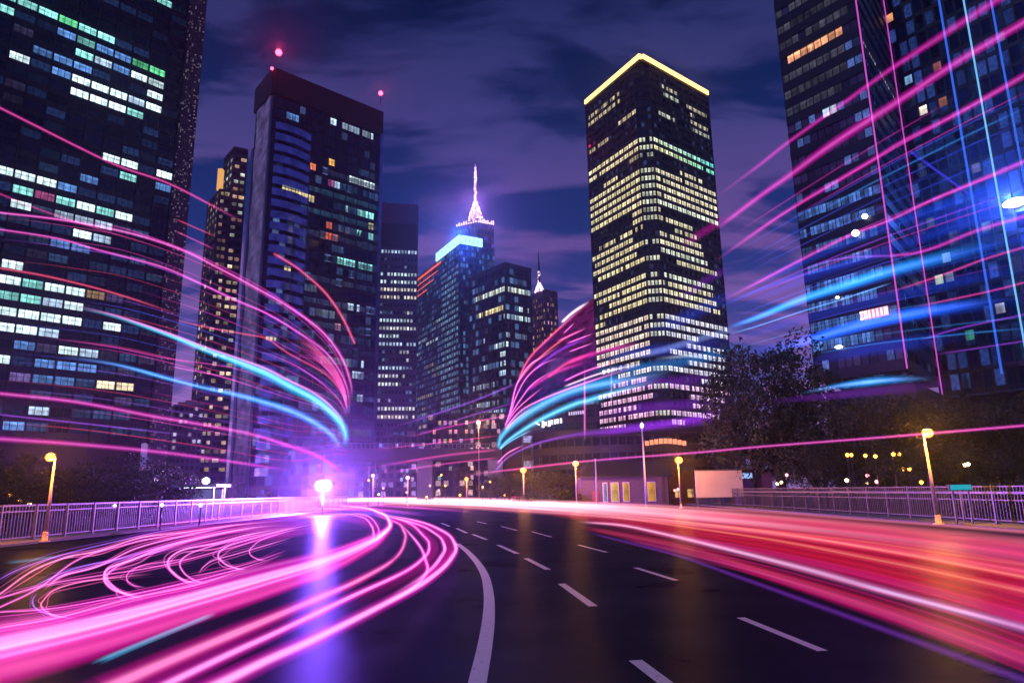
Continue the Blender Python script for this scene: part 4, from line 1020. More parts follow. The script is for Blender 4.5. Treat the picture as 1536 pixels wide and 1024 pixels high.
def white_pole(px, y0, Y, label, tip):
    t_ = at(px, y0, Y); root = empty('flagpole', (t_.x, Y, .1), label, 'pole')
    b = MB(); b.tube([(0, 0, 0), (0, 0, t_.z - .1)], [.13, .07], 10); b.build('mast', WHITEP, root)
    b = MB(); b.lathe([(.3, 0), (.3, .08), (.16, .12), (.14, .4)], (0, 0, 0), 12); b.build('base_plate', STEEL, root)
    if tip:
        b = MB(); b.lathe([(.05, 0), (.2, .15), (.2, .45), (.03, .7)], (0, 0, t_.z - .1), 10); b.build('tip_lamp', emit('tip_lamp', (.8, .8, 1), 4), root)
    else:
        b = MB(); b.lathe([(.05, 0), (.1, .08), (.03, .2)], (0, 0, t_.z - .1), 10); b.build('finial', WHITEP, root)
white_pole(893, 690, 82, 'short white pole in front of the dark roofed cottage', False)
white_pole(963, 642, 84, 'tall thin white pole with a lamp at its tip, by the end of the cottage', True)

# cottage, brick gable, white wall panel
def build_cottage():
    Y = 104
    a, b = at(872, 742, Y), at(1003, 742, Y)
    root = empty('cottage', (a.x, Y, 0), 'low dark roofed cottage with two yellow lit windows, behind the short white pole', 'cottage')
    W_ = b.x - a.x; ze = at(930, 715, Y).z; zr = at(930, 693, Y + 4).z
    mb = MB(); mb.box(0, W_, 0, 8, 0, ze); mb.build('wall', plain('cottage_wall', (.16, .12, .16), .8, bump=.1), root)
    mb = MB(); mb.hexa([(-.8, -.9, ze - .1), (W_ + .6, -.9, ze - .1), (W_ + .6, 4, zr - .25), (1.5, 4, zr - .25), (-.8, -.9, ze + .12), (W_ + .6, -.9, ze + .12), (W_ - .6, 4, zr), (1.5, 4, zr)])
    mb.hexa([(1.5, 4, zr - .25), (W_ + .6, 4, zr - .25), (W_ + .6, 8.9, ze - .1), (-.8, 8.9, ze - .1), (1.5, 4, zr), (W_ - .6, 4, zr), (W_ + .6, 8.9, ze + .12), (-.8, 8.9, ze + .12)])
    mb.build('roof', plain('slate_roof', (.035, .03, .045), .6, bump=.3, scale=8), root)
    for px0, px1, col in ((917, 927, (.9, .55, .18)), (935, 943, (.8, .4, .06)), (972, 982, (.9, .42, .05)), (905, 910, (.3, .35, .7))):
        x0, x1 = at(px0, 730, Y).x - a.x, at(px1, 730, Y).x - a.x
        f = MB(); f.box(x0 - .12, x1 + .12, -.09, -.01, .55, ze - .75); f.build('window_frame', WHITEP, root)
        m_ = MB(); m_.face([(x0, -.1, .65), (x1, -.1, .65), (x1, -.1, ze - .9), (x0, -.1, ze - .9)], [(2, 1), (2.99, 1), (2.99, 1.99), (2, 1.99)], tuple(c * .9 for c in col) + (1,)); m_.build('window', LIT, root)
    x0 = at(888, 735, Y).x - a.x; m_ = MB(); m_.box(x0, x0 + 1.0, -.08, -.01, .1, 2.2); m_.build('door', plain('cottage_door', (.35, .1, .08), .5), root)
    Y2 = 108; a2, b2 = at(1004, 740, Y2), at(1046, 740, Y2)
    root = empty('brick_gable', (a2.x, Y2, 0), 'lamp lit orange brick house wall beside the white panel', 'house')
    W2_ = b2.x - a2.x; z2 = at(1030, 706, Y2).z
    m, t = new_mat('orange_brick'); tc = t.n('ShaderNodeTexCoord'); mpn = t.n('ShaderNodeMapping', i0=tc.outputs['Object']); mpn.inputs['Rotation'].default_value = (R(90), 0, 0)
    bk = t.n('ShaderNodeTexBrick', i0=mpn.outputs[0]); bk.inputs['Color1'].default_value = (.34, .16, .08, 1); bk.inputs['Color2'].default_value = (.25, .1, .06, 1); bk.inputs['Mortar'].default_value = (.1, .08, .07, 1); bk.inputs['Scale'].default_value = 1.2
    t.n('ShaderNodeOutputMaterial', Surface=t.n('ShaderNodeBsdfPrincipled', Base_Color=bk.outputs[0], Roughness=.8))
    mb = MB(); mb.box(0, W2_, 0, 6, 0, z2); mb.build('wall', m, root)
    mb = MB(); mb.hexa([(-.5, -.5, z2), (W2_ + .5, -.5, z2), (W2_ + .5, 6.5, z2), (-.5, 6.5, z2), (.5, 2.9, z2 + 1.4), (W2_ - .5, 2.9, z2 + 1.4), (W2_ - .5, 3.1, z2 + 1.4), (.5, 3.1, z2 + 1.4)]); mb.build('roof', plain('gable_roof', (.05, .03, .03), .7, bump=.3), root)
    for i in range(2):
        m_ = MB(); x = W2_ * (.2 + .45 * i); m_.face([(x, -.05, 1), (x + .9, -.05, 1), (x + .9, -.05, 2.2), (x, -.05, 2.2)], [(i, 0), (i + .9, 0), (i + .9, .9), (i, .9)], (1, .55, .2, 1)); m_.build('window', LIT, root)
    # white wall panel, lit along its foot
    Y3 = 88; a3, b3 = at(1044, 736, Y3), at(1112, 705, Y3)
    root = empty('hoarding', (a3.x, Y3, 0), 'blank white hoarding panel on posts behind the railing', 'hoarding')
    W3 = b3.x - a3.x; mb = MB(); mb.box(0, W3, -.1, .1, 1.2, b3.z); mb.build('panel', plain('hoarding_white', (.78, .72, .78), .5, var=.08, scale=.6), root)
    mb = MB(); mb.box(-.12, W3 + .12, -.14, .14, b3.z, b3.z + .14); mb.build('frame', STEEL, root)
    for q in (.03, .5, .97):
        mb = MB(); mb.box(W3 * q - .1, W3 * q + .1, .11, .3, 0, b3.z - .1); mb.build('post', STEEL, root)
    Y4 = 90; a4, b4 = at(1113, 740, Y4), at(1128, 705, Y4)
    root = empty('kiosk', (a4.x, Y4, 0), 'narrow violet kiosk with a small lit blue sign, at the end of the white hoarding', 'kiosk')
    w = b4.x - a4.x; mb = MB(); mb.box(0, w * 2.6, 0, 3, 0, b4.z - .2); mb.build('wall', plain('kiosk_violet', (.18, .1, .25), .5), root)
    mb = MB(); mb.box(-.2, w * 2.6 + .2, -.3, 3.2, b4.z - .2, b4.z + .1); mb.build('roof', DARKM, root)
    mb = MB(); mb.box(.1, w * .95, -.12, -.02, b4.z - 1.0, b4.z - .35); mb.build('sign_panel', emit('kiosk_sign', (.3, .5, .9), 1.2), root)
build_cottage()

# teal lit sign box behind the railing; its lettering too small to read
p0, p1 = at(1425, 736, 41), at(1457, 726, 41)
root = empty('sign_box', (p0.x, 41, .12), 'teal lit sign box on two legs, against the railing by the leaning yellow pole', 'sign')
w = p1.x - p0.x
b = MB(); b.box(0, w, 0, .18, p0.z - .1, p1.z - .1); b.build('housing', DARKM, root)
b = MB(); b.box(.04, w - .04, -.02, -.005, p0.z - .07, p1.z - .13); b.build('lit_face', emit('teal_face', (.02, .42, .55), .9), root)
for q in (.15, .85):
    b = MB(); b.box(w * q - .04, w * q + .04, .05, .13, 0, p0.z - .11); b.build('leg', STEEL, root)

# lit shelter in the park at the left
p0, p1 = at(266, 752, 70), at(322, 726, 70)
root = empty('shelter', (p0.x, 70, 0), 'pale blue lit open shelter with a flat roof, beyond the railing under the ribbed wall', 'shelter')
w = p1.x - p0.x
b = MB(); b.box(-.4, w + .4, -.5, 3, p1.z - .25, p1.z); b.build('roof', plain('shelter_roof', (.5, .55, .65), .5), root)
for x in (.1, w - .1):
    for y in (0, 2.6):
        b = MB(); b.box(x - .08, x + .08, y - .08, y + .08, 0, p1.z - .26); b.build('post', STEEL, root)
b = MB(); b.box(.3, w - .3, 2.7, 2.8, .3, p1.z - .5); b.build('back_panel', plain('shelter_panel', (.5, .6, .8), .3), root)
b = MB(); b.box(.3, w - .3, .5, .9, p1.z - .34, p1.z - .27); b.build('strip_light', emit('shelter_strip', (.6, .75, 1), 6, 'AUTO'), root)
b = MB(); b.lathe([(.05, 0), (.35, .2), (.35, .5), (.05, .7)], (w * .75, 0, p1.z), 10); b.build('roof_lamp', emit('shelter_lamp', (.6, .7, 1), 8), root)

# garden lamps under the trees at the right, parkland lamps at the left
def garden_lamp(px, py, Y, col, label, s=.22, group=None):
    p = at(px, py, Y); root = empty('garden_lamp', (p.x, Y, 0), label, 'garden lamp', group)
    b = MB(); b.tube([(0, 0, 0), (0, 0, p.z - s)], [.06, .045], 8); b.build('pole', DARKM, root)
    b = MB(); b.lathe([(s * .4, -s), (s, -.2 * s), (s * .9, s * .5), (.02, s)], (0, 0, p.z), 12); b.build('globe', GARD[col], root)
GARD = {'o': emit('garden_orange', (1, .42, .06), 6, 'AUTO'), 'w': emit('garden_warm', (1, .65, .35), 7, 'AUTO'), 'p': emit('garden_pink', (1, .25, .3), 5, 'AUTO'), 'c': emit('garden_cool', (.6, .65, 1), 5, 'AUTO')}
gl = [(1271, 682, 'o'), (1277, 682, 'o'), (1298, 683, 'o'), (1313, 684, 'o'), (1340, 681, 'o'), (1349, 681, 'o'), (1355, 703, 'o'), (1364, 703, 'o'), (1447, 697, 'w'), (1452, 696, 'w'), (1166, 725, 'w'), (1172, 723, 'w'), (1180, 712, 'p'), (1270, 720, 'w'), (1301, 713, 'p'), (1301, 723, 'w'), (1315, 722, 'p'), (1382, 723, 'o'),
      (1012, 735, 'p'), (1017, 733, 'p')]
for i, (x, y, c) in enumerate(gl):
    garden_lamp(x, y, max(62 + (i * 7) % 9, 30.5 * F / (x - 768)) if x > 1100 else 100 + i % 2, c, 'small lit garden lamp glowing under the dark trees behind the bright railed fence', .17, 'garden lamps under the dark trees')
for i, (x, y, c) in enumerate(((172, 758, 'c'), (243, 757, 'c'), (301, 757, 'c'))):
    garden_lamp(x, y, 52, c, 'small cool white lamp level with the double top rail of the railing', .13, 'cool lamps behind the double top rail')
for i, (x, y, c) in enumerate(((16, 742, 'o'), (44, 756, 'w'), (30, 750, 'o'))):
    garden_lamp(x, y, 55, c, 'small warm lamp among the trees beside the red post lamp', .15, 'warm lamps among the trees')
far = [(640, 745), (575, 732), (568, 741), (662, 712), (690, 742), (610, 738), (724, 730), (668, 728), (735, 722), (645, 728), (770, 735), (553, 720), (757, 742), (658, 735)]
for i, (x, y) in enumerate(far):
    garden_lamp(x, y, 112 + (i * 5) % 18, 'opwo'[i % 4], 'tiny far lamp in the gap below the overpass', .17, 'tiny lamps below the overpass')

# ------------------------------------------------------------------ trees
def leaf_mat(name, a, b):
    m, t = new_mat(name)
    at2 = t.n('ShaderNodeAttribute', {'attribute_name': 'tint'})
    c = t.mix(t.n('ShaderNodeSeparateColor', i0=at2.outputs['Color']).outputs[0], a, b)
    d = t.n('ShaderNodeBsdfPrincipled', Base_Color=c, Roughness=.6)
    tr = t.n('ShaderNodeBsdfTranslucent', Color=c)
    t.n('ShaderNodeOutputMaterial', Surface=t.n('ShaderNodeMixShader', i0=.25, i1=d, i2=tr))
    return m
LEAF = leaf_mat('leaf_dark', (.018, .035, .014), (.05, .085, .03))
def make_tree(seed, h, rx, lo, nleaf, leaf, label, name='tree'):
    rr = random.Random(seed); root = empty(name, (0, 0, 0), label, 'tree')
    b = MB(); tips = []
    tr = h * .022
    b.tube([(0, 0, -.2), (.05 * h * rr.uniform(-1, 1) * .4, 0, h * .25), (0, 0, h * .55)], [tr * 1.3, tr, tr * .55], 8)
    for i in range(9):
        a = i * 2.4 + rr.random(); z0 = h * (lo * .8 + .25 * rr.random()); r1 = rx * rr.uniform(.45, .85); z1 = z0 + h * rr.uniform(.12, .38)
        b.tube([(0, 0, z0), (math.cos(a) * r1 * .5, math.sin(a) * r1 * .5, (z0 + z1) / 2 + .02 * h), (math.cos(a) * r1, math.sin(a) * r1, min(z1, h * .93))], [tr * .45, tr * .3, tr * .1], 5)
    b.build('trunk', BARK, root)
    cl = []
    while len(cl) < 46:
        x, y, q = rr.uniform(-1, 1), rr.uniform(-1, 1), rr.uniform(-1, 1)
        if x * x + y * y + q * q > 1 or x * x + y * y + q * q < .12: continue
        if q < -.75: continue
        cl.append((x * rx, y * rx, h * (lo + (1 - lo) / 2) + q * h * (1 - lo) / 2, rr.uniform(.16, .34) * rx, rr.random()))
    b = MB()
    for i in range(nleaf):
        cx_, cy_, cz_, cr_, tone = cl[rr.randrange(len(cl))]
        d = Vector((rr.gauss(0, 1), rr.gauss(0, 1), rr.gauss(0, .7))).normalized() * cr_ * rr.uniform(.3, 1.1) ** .6
        p = Vector((cx_, cy_, cz_)) + d
        n = Vector((rr.gauss(0, 1), rr.gauss(0, 1), rr.gauss(.5, 1))).normalized(); e = n.orthogonal().normalized(); e.rotate(__import__('mathutils').Quaternion(n, rr.uniform(0, 6.3))); f = n.cross(e)
        l = leaf * rr.uniform(.6, 1.3); k = min(1, max(0, tone * .6 + rr.random() * .4))
        b.face([p - e * l, p - f * l * .45, p + e * l, p + f * l * .45], col=(k, k, k, 1))
    b.build('crown', LEAF, root)
    return root
protos = [make_tree(s, 1.0, rx, lo, n, .015, None) for s, rx, lo, n in ((1, .42, .22, 9500), (2, .5, .18, 9500), (3, .36, .15, 8500))]
def copy_tree_obj(o):
    c = o.copy(); COL.objects.link(c)
    for ch in o.children:
        k = ch.copy(); COL.objects.link(k); k.parent = c
    return c
used_p = set()
def plant(i, px, py, Y, label, sx=1.0, group=None, rot=0):
    p = at(px, py, Y); o = protos[i] if i not in used_p else copy_tree_obj(protos[i]); used_p.add(i)
    o.location = (p.x, Y, 0); o.scale = (p.z * sx, p.z * sx, p.z); o.rotation_euler = (0, 0, rot)
    o['label'] = label
    if group: o['group'] = group
    elif 'group' in o: del o['group']
G1 = 'dark trees beyond the double railed fence'
for k, (i, px, py, Y, sx) in enumerate(((1, -20, 672, 60, 1.4), (0, 55, 700, 56, 1.5), (2, 120, 690, 66, 1.6), (1, 185, 682, 60, 1.3), (0, 240, 694, 68, 1.5), (2, 150, 716, 54, 1.5), (0, 20, 716, 52, 1.2), (1, 290, 712, 78, 1.3), (2, 215, 722, 56, 1.3), (1, 90, 706, 75, 1.4), (0, 335, 722, 92, 1.2), (2, 385, 726, 98, 1.2))):
    plant(i, px, py, Y, 'dark leafy park tree in the row beyond the double railed fence', sx, G1, k * 1.3)
plant(0, 1150, 508, 96, 'tallest dark tree, its top against the sky between the golden tower and the banded tower', .85, None, .4)
plant(1, 1118, 562, 90, 'round dark tree just in front of the golden tower foot', .8, None, 2.0)
plant(2, 1205, 545, 88, 'dark tree overlapping the lower edge of the banded tower', .95, None, 1.1)
G2 = 'dark trees beyond the bright railed fence'
for k, (i, px, py, Y, sx) in enumerate(((1, 1258, 585, 84, .9), (0, 1310, 592, 80, .95), (2, 1365, 588, 86, 1.1), (1, 1425, 590, 78, 1.0), (0, 1490, 596, 74, 1.0), (2, 1550, 590, 70, 1.1), (1, 1600, 600, 66, 1.0), (0, 1170, 640, 100, 1.2), (2, 1290, 650, 74, 1.2), (0, 1410, 660, 70, 1.2), (1, 1500, 660, 62, 1.2), (2, 1340, 668, 66, 1.3), (1, 1230, 655, 78, 1.2))):
    plant(i, px, py, Y, 'dark leafy tree in the mass beyond the bright railed fence', sx, G2, k * 1.7)
G3 = 'small lamp lit trees before the neon ringed hall'
for k, (i, px, py, Y, sx) in enumerate(((1, 762, 704, 118, 1.5), (0, 806, 706, 114, 1.5), (2, 838, 702, 112, 1.5), (1, 745, 716, 128, 1.5))):
    plant(i, px, py, Y, 'small lamp lit tree before the trail ringed hall', sx, G3, k * 2.1)
def bush(px, py, Y, label, seed, group=None):
    rr = random.Random(seed); p = at(px, py, Y); root = empty('bush', (p.x, Y, 0), label, 'bush', group)
    b = MB(); s_ = p.z
    for i in range(900):
        a, q = rr.uniform(0, 6.28), rr.random(); r_ = s_ * 1.3 * math.sqrt(rr.random()) * math.sqrt(max(.05, 1 - q * q * .9))
        pnt = Vector((r_ * math.cos(a), r_ * math.sin(a), s_ * q * rr.uniform(.8, 1.0))); n = Vector((rr.gauss(0, 1), rr.gauss(0, 1), rr.gauss(.5, 1))).normalized(); e = n.orthogonal().normalized() * .16; f = n.cross(e) * .5; k = rr.random()
        b.face([pnt - e, pnt - f, pnt + e, pnt + f], col=(k, k, k, 1))
    b.build('foliage', LEAF, root)
    b = MB()
    for i in range(6):
        a = i * 1.05; b.tube([(0, 0, 0), (math.cos(a) * s_ * .5, math.sin(a) * s_ * .5, s_ * .6)], [.04, .015], 5)
    b.build('stem', BARK, root)
for i, (px, py) in enumerate(((815, 733), (832, 730), (850, 734), (795, 736))): bush(px, py, 103 + i, 'low bush glowing orange under the lamps by the cottage', i, 'lamp lit bushes by the cottage')
for i, (px, py) in enumerate(((1470, 722), (1500, 720), (1530, 716), (1555, 715))): bush(px, py, 50 + i * 2, 'orange lit hedge bush beyond the teal sign box', 10 + i, 'lamp lit bushes beyond the sign box')

# ------------------------------------------------------------------ light trails
MAG = lin(245, 4, 200); MAG2 = lin(240, 4, 165); ROSE = lin(255, 20, 100); RED = lin(235, 20, 60); ORG = lin(255, 85, 60); VIO = lin(150, 40, 235); CYAN = lin(20, 150, 255); AQUA = lin(20, 200, 255); BLU = lin(30, 70, 240); PNK = lin(255, 55, 210); WPK = (1, .6, .85)
def strand(P3, rads, col, core, parent, name, mat, fade=(.12, .12), gain=1.0, origin=None):
    c = catmull(P3, 6); n = len(c)
    rl = []
    for i in range(n):
        q = i / (n - 1) * (len(rads) - 1); k = min(int(q), len(rads) - 2) if len(rads) > 1 else 0
        rl.append(rads[k] + (rads[min(k + 1, len(rads) - 1)] - rads[k]) * (q - k))
    cols = []
    for i in range(n):
        q = i / (n - 1); f = 1.0
        if fade[0] > 0: f *= min(1, q / fade[0]) ** 1.2
        if fade[1] > 0: f *= min(1, (1 - q) / fade[1]) ** 1.2
        cc = col(q) if callable(col) else col
        co = core(q) if callable(core) else core
        cols.append((cc[0] * f * gain, cc[1] * f * gain, cc[2] * f * gain, co * f * gain))
    o_ = Vector(origin) if origin is not None else Vector((0, 0, 0))
    mb = MB(); mb.tube([p - o_ for p in c], rl, 14, cap=False, cols=cols)
    o = mb.build(name, mat, parent)
    av = o.data.attributes.new('axis', 'FLOAT_VECTOR', 'POINT'); vals = []
    for i in range(n):
        d = (c[min(i + 1, n - 1)] - c[max(i - 1, 0)]).normalized(); vals += [d.x, d.y, d.z] * 14
    av.data.foreach_set('vector', vals)
    if parent is None: o.location = o_
    return o
def road_strand(px, z, rpx, col, core, root, fade=(.1, 0), gain=1.0, name='strand'):
    P = [grd(x, y, z) for x, y in px]
    r_ = [rp * (p - EYE).length / F for rp, p in zip(rpx if isinstance(rpx, (list, tuple)) else [rpx] * len(P), P)]
    return strand(P, r_, col, core, root, name, TRAIL_ROAD, fade, gain)
def bundle(label): return empty('light_trail_bundle', (0, 0, 0), label, 'light trail')
def lone(label, px, z, rpx, col, core, fade=(.1, 0), gain=1.0):
    o = road_strand(px, z, rpx, col, core, None, fade, gain, 'light_trail'); return tag(o, label, 'light trail')

# thick magenta stream sweeping to the near left corner
b = bundle('thickest magenta stream of car light trails, bending round and running out across the near road')
base = [(430, 752), (525, 759), (568, 768), (584, 783), (573, 800), (540, 817), (485, 838), (400, 862), (280, 894), (150, 928), (-20, 966), (-160, 996)]
def shift(px, d): n = len(px) - 1; return [(x, y + d * max(0, (i - 3)) / (n - 3)) for i, (x, y) in enumerate(px)]
Z1 = .55
road_strand(base, Z1, [2.5, 3, 4, 6, 8, 9, 10, 12, 14, 17, 21, 24], MAG, 1.0, b)
road_strand(shift(base, 40), Z1, [2, 2, 3, 5, 8, 11, 13, 15, 19, 25, 31, 36], MAG2, .12, b, gain=.9)
road_strand(shift(base, 26), Z1, [1.5, 2, 2, 3, 4, 5, 5, 6, 7, 8, 10, 12], PNK, .7, b, gain=.8)
road_strand(shift(base, -24), Z1, [1.5, 2, 2, 3, 4, 5, 6, 8, 11, 14, 17, 20], MAG, .25, b, gain=.8)
road_strand(shift(base, 12), Z1, [1.5, 2, 2, 3, 4, 4, 5, 5, 6, 7, 8, 9], WPK, .6, b, gain=.7)
road_strand(shift(base, 55), Z1, [1.5, 2, 3, 4, 5, 6, 8, 10, 13, 17, 22, 26], MAG2, .2, b, gain=.7)
# the white cored curves nearest the solid line
W1 = (.9, .25, .8)
lone('outermost white cored curve of light, closest to the solid road line', [(560, 768), (622, 780), (664, 796), (682, 817), (674, 840), (640, 870), (575, 906), (475, 956), (400, 990), (330, 1024), (240, 1065)], .5, [1.5, 3, 4.5, 6.5, 8, 9.5, 11, 14, 16, 18, 20], MAG, 1.3)
lone('white cored curve just inside the outermost one, merging with it at the bend', [(560, 769), (618, 783), (653, 800), (666, 819), (659, 838), (636, 862), (580, 898)], .5, [1.5, 3, 4, 5.5, 6, 6, 6], MAG, 1.2, (.1, .25))
lone('crossing short white curve that cuts over the bend from inside to outside', [(598, 782), (625, 812), (639, 842), (637, 862), (612, 886), (560, 915)], .5, [2, 4, 5, 5.5, 6, 6], MAG, 1.0, (.15, .25))
lone('middle white cored curve running to the bottom edge, between two others', [(560, 769), (607, 781), (636, 804), (643, 822), (633, 838), (605, 858), (525, 895), (425, 943), (340, 982), (240, 1030), (160, 1068)], .5, [1.5, 3, 4, 5, 5.5, 6, 8, 10, 12, 14, 16], MAG, 1.0)
lone('inner pink curve with the widest soft fringe, next to the cyan painted dash', [(555, 770), (592, 782), (606, 797), (606, 815), (591, 838), (541, 868), (450, 908), (350, 950), (250, 992), (130, 1045)], .5, [1.5, 3, 4, 4.5, 5, 8, 11, 15, 18, 22], MAG2, .75)
lone('small double bend of white light tucked inside the thick magenta stream', [(520, 770), (545, 776), (557, 788), (560, 804), (552, 818)], .5, [1.5, 2, 3, 3.5, 3], MAG, 1.0, (.2, .2))
lone('tiny outer companion of the small double bend, inside the thick magenta stream', [(525, 768), (552, 774), (565, 787), (568, 803), (560, 816)], .5, [1.5, 2, 2.5, 3, 2.5], MAG, .8, (.2, .2))
b = bundle('soft magenta haze of weaker light trails filling the bend between the white curves')
road_strand([(560, 771), (612, 786), (645, 812), (640, 838), (590, 872), (470, 925)], .4, [3, 7, 10, 11, 12, 14], MAG2, 0, b, (.1, .4), .5)
road_strand([(560, 771), (640, 790), (672, 818), (655, 850), (590, 895)], .4, [3, 6, 8, 9, 9], MAG2, 0, b, (.1, .3), .6)
road_strand([(450, 765), (540, 780), (560, 800), (520, 825), (420, 850)], .4, [5, 9, 10, 10, 10], MAG2, 0, b, (.2, .4), .4)

# tangle of thin loops on the far lane
b = bundle('tangle of thin looping pink light threads on the road near the double railed fence')
def k7(L): return [(x / 2, 740 + y / 2) for x, y in L]
loops = [([(-60, 330), (0, 300), (100, 230), (200, 190), (300, 170), (430, 130), (560, 115), (700, 95), (860, 80)], 3, 1, MAG2), ([(-60, 370), (0, 340), (120, 280), (230, 200), (330, 165), (480, 130), (640, 110)], 3, .7, MAG), ([(200, 372), (150, 360), (125, 340), (130, 320), (165, 288), (240, 265), (340, 252), (460, 240)], 2.5, .8, MAG2), ([(420, 305), (370, 298), (330, 280), (313, 252), (330, 222), (400, 197), (480, 165), (600, 132), (740, 105), (860, 92)], 4, 1, PNK), ([(430, 312), (390, 305), (345, 282), (322, 245), (366, 210), (450, 180), (560, 150)], 3, .7, MAG), ([(440, 282), (400, 274), (380, 255), (390, 233), (430, 214), (500, 203), (600, 190)], 2, .6, MAG), ([(600, 268), (560, 262), (530, 245), (504, 215), (515, 188), (560, 165), (650, 148), (760, 120), (880, 100)], 3.5, 1, PNK), ([(620, 268), (585, 260), (553, 238), (540, 210), (556, 188), (600, 168), (700, 140), (820, 115)], 3, .8, MAG), ([(596, 238), (612, 218), (640, 200), (700, 183), (780, 160), (880, 130)], 2, .7, PNK), ([(740, 228), (710, 224), (675, 210), (655, 187), (670, 165), (720, 145), (850, 110), (940, 92)], 3, .9, PNK), ([(800, 200), (770, 195), (750, 180), (756, 160), (800, 132), (900, 104)], 2.2, .7, MAG), ([(-60, 362), (0, 355), (150, 345), (300, 320), (500, 280), (720, 225), (860, 180)], 2.5, .6, MAG), ([(-60, 420), (0, 402), (180, 370), (400, 312), (600, 270), (740, 222)], 3, .6, MAG2), ([(-60, 330), (0, 312), (150, 270), (300, 245), (500, 212), (700, 160), (850, 120)], 2.5, .6, MAG), ([(60, 300), (180, 240), (260, 215), (380, 190), (520, 150), (680, 118)], 2.5, .5, VIO), ([(130, 290), (190, 245), (300, 215), (420, 160), (560, 125), (720, 92)], 3, .8, PNK), ([(-40, 280), (60, 225), (180, 185), (320, 150), (500, 110), (640, 95)], 2, .4, VIO), ([(560, 250), (640, 235), (760, 205), (860, 170)], 2, .4, MAG), ([(250, 380), (340, 360), (480, 330), (620, 290), (740, 255)], 3, .5, MAG), ([(110, 300), (98, 320), (110, 345), (160, 365), (230, 375)], 2, .4, VIO)]
rr = random.Random(17)
for L, w, co, c in loops:
    road_strand(k7(L), .45, w * .75, c, co * 1.2, b, (.12, .15), .9)
    if rr.random() < .8: road_strand([(x + rr.uniform(-6, 9), y + rr.uniform(2, 7)) for x, y in k7(L)], .45, w * .45, c, co * .5, b, (.2, .25), .7); road_strand([(x + rr.uniform(-10, 4), y - rr.uniform(1, 5)) for x, y in k7(L)], .45, w * .4, c, co * .5, b, (.25, .25), .6)
for y0, y1, w in ((778, 768, 5), (790, 772, 7), (800, 780, 6), (812, 790, 8)):
    road_strand([(180, y0 + 18), (300, y0 + 2), (420, y0 - 10), (520, y1 - 8)], .4, w, MAG, .05, b, (.3, .3), .5)
road_strand([(142, 995), (230, 958), (320, 921)], .02, [5.5, 5, 4], (.05, .45, .75), .0, None, (.03, .03), 1.4, 'light_dash')
tag(bpy.data.objects['light_dash'], 'short straight cyan light dash lying on the road, next to the thick magenta stream', 'light trail')
o = road_strand([(8, 845), (50, 840), (92, 834)], .02, [3.5, 3.2, 3], (.05, .3, .55), .0, None, (.15, .15), .8, 'light_dash'); tag(o, 'faint short blue light dash near the foot of the red post lamp', 'light trail')

# the wide red and white stream on the other side
b = bundle('wide red and white stream of car light trails flowing along the bright railed fence')
Z2 = .75
def ln(L, w, c, co, g=1.0, fade=(.06, 0), z=Z2): road_strand(L, z, w, c, co, b, fade, g * .6)
wf = lambda q: (1, .12 + .25 * (1 - q), .35 + .2 * (1 - q))
ln([(440, 750), (600, 751), (760, 757), (900, 765), (1050, 777), (1200, 791), (1400, 815), (1600, 842)], [3, 5, 7, 8, 9, 10, 12, 14], wf, lambda q: 1.5 * max(0, 1 - q * 1.1), 1.0)
ln([(470, 747), (640, 749), (800, 754), (950, 761), (1120, 772), (1300, 788), (1600, 820)], [2, 4, 5, 6, 7, 8, 10], (1, .2, .3), lambda q: 1.2 * max(0, 1 - q * 1.1))
ln([(480, 752), (640, 758), (800, 767), (950, 778), (1100, 793), (1250, 812), (1420, 838), (1620, 870)], [2, 3.5, 4.5, 5, 6, 7, 8, 9], (1, .1, .22), lambda q: .9 * max(.15, 1 - q))
ln([(480, 745), (700, 747), (900, 754), (1100, 764), (1300, 779), (1480, 793), (1640, 806)], [1.5, 2, 2.5, 3, 3, 3.5, 4], (1, .15, .3), .3)
ln([(866, 782), (930, 787), (990, 799), (1087, 822), (1209, 853), (1319, 884), (1502, 932), (1650, 972)], [3, 4.5, 5.5, 7, 8, 8, 8, 8], lambda q: (1 - .5 * q, .12 + .15 * q, .4 + .5 * q), lambda q: 1.3 if q < .45 else max(.25, 1.3 - 1.6 * (q - .45)) + (.5 if .7 < q < .85 else 0))
ln([(870, 790), (1010, 817), (1150, 858), (1300, 905), (1450, 952), (1640, 1010)], [4, 8, 12, 16, 20, 25], ROSE, .12, .75)
ln([(930, 806), (1080, 842), (1230, 888), (1400, 945), (1560, 998), (1700, 1045)], [3, 6, 9, 12, 14, 16], MAG2, .15, .6)
ln([(880, 798), (1000, 828), (1100, 862), (1250, 916), (1400, 970), (1560, 1028)], [2, 3, 4, 5, 6, 7], VIO, .1, .55)
ln([(800, 762), (950, 774), (1120, 794), (1300, 822), (1450, 850), (1620, 884)], [4, 8, 13, 18, 23, 28], RED, .0, .75)
ln([(820, 770), (980, 790), (1150, 816), (1320, 850), (1480, 886), (1650, 928)], [4, 8, 13, 19, 24, 30], RED, .0, .75)
ln([(820, 756), (1000, 766), (1200, 783), (1400, 806), (1620, 834)], [3, 7, 10, 13, 16], ROSE, .0, .8)
ln([(900, 772), (1100, 800), (1300, 836), (1500, 878), (1660, 915)], [2, 3, 4, 5, 6], (1, .2, .1), .4, .8)
ln([(960, 775), (1150, 797), (1330, 826), (1500, 858), (1660, 890)], [1.5, 2.5, 3, 4, 4.5], (1, .25, .1), .5, .8)
ln([(1000, 800), (1150, 828), (1320, 868), (1500, 915), (1680, 965)], [3, 6, 9, 12, 15], MAG2, .05, .6)
ln([(1050, 785), (1250, 806), (1420, 830), (1640, 862)], [2, 3, 4, 5], ORG, .3, .7)
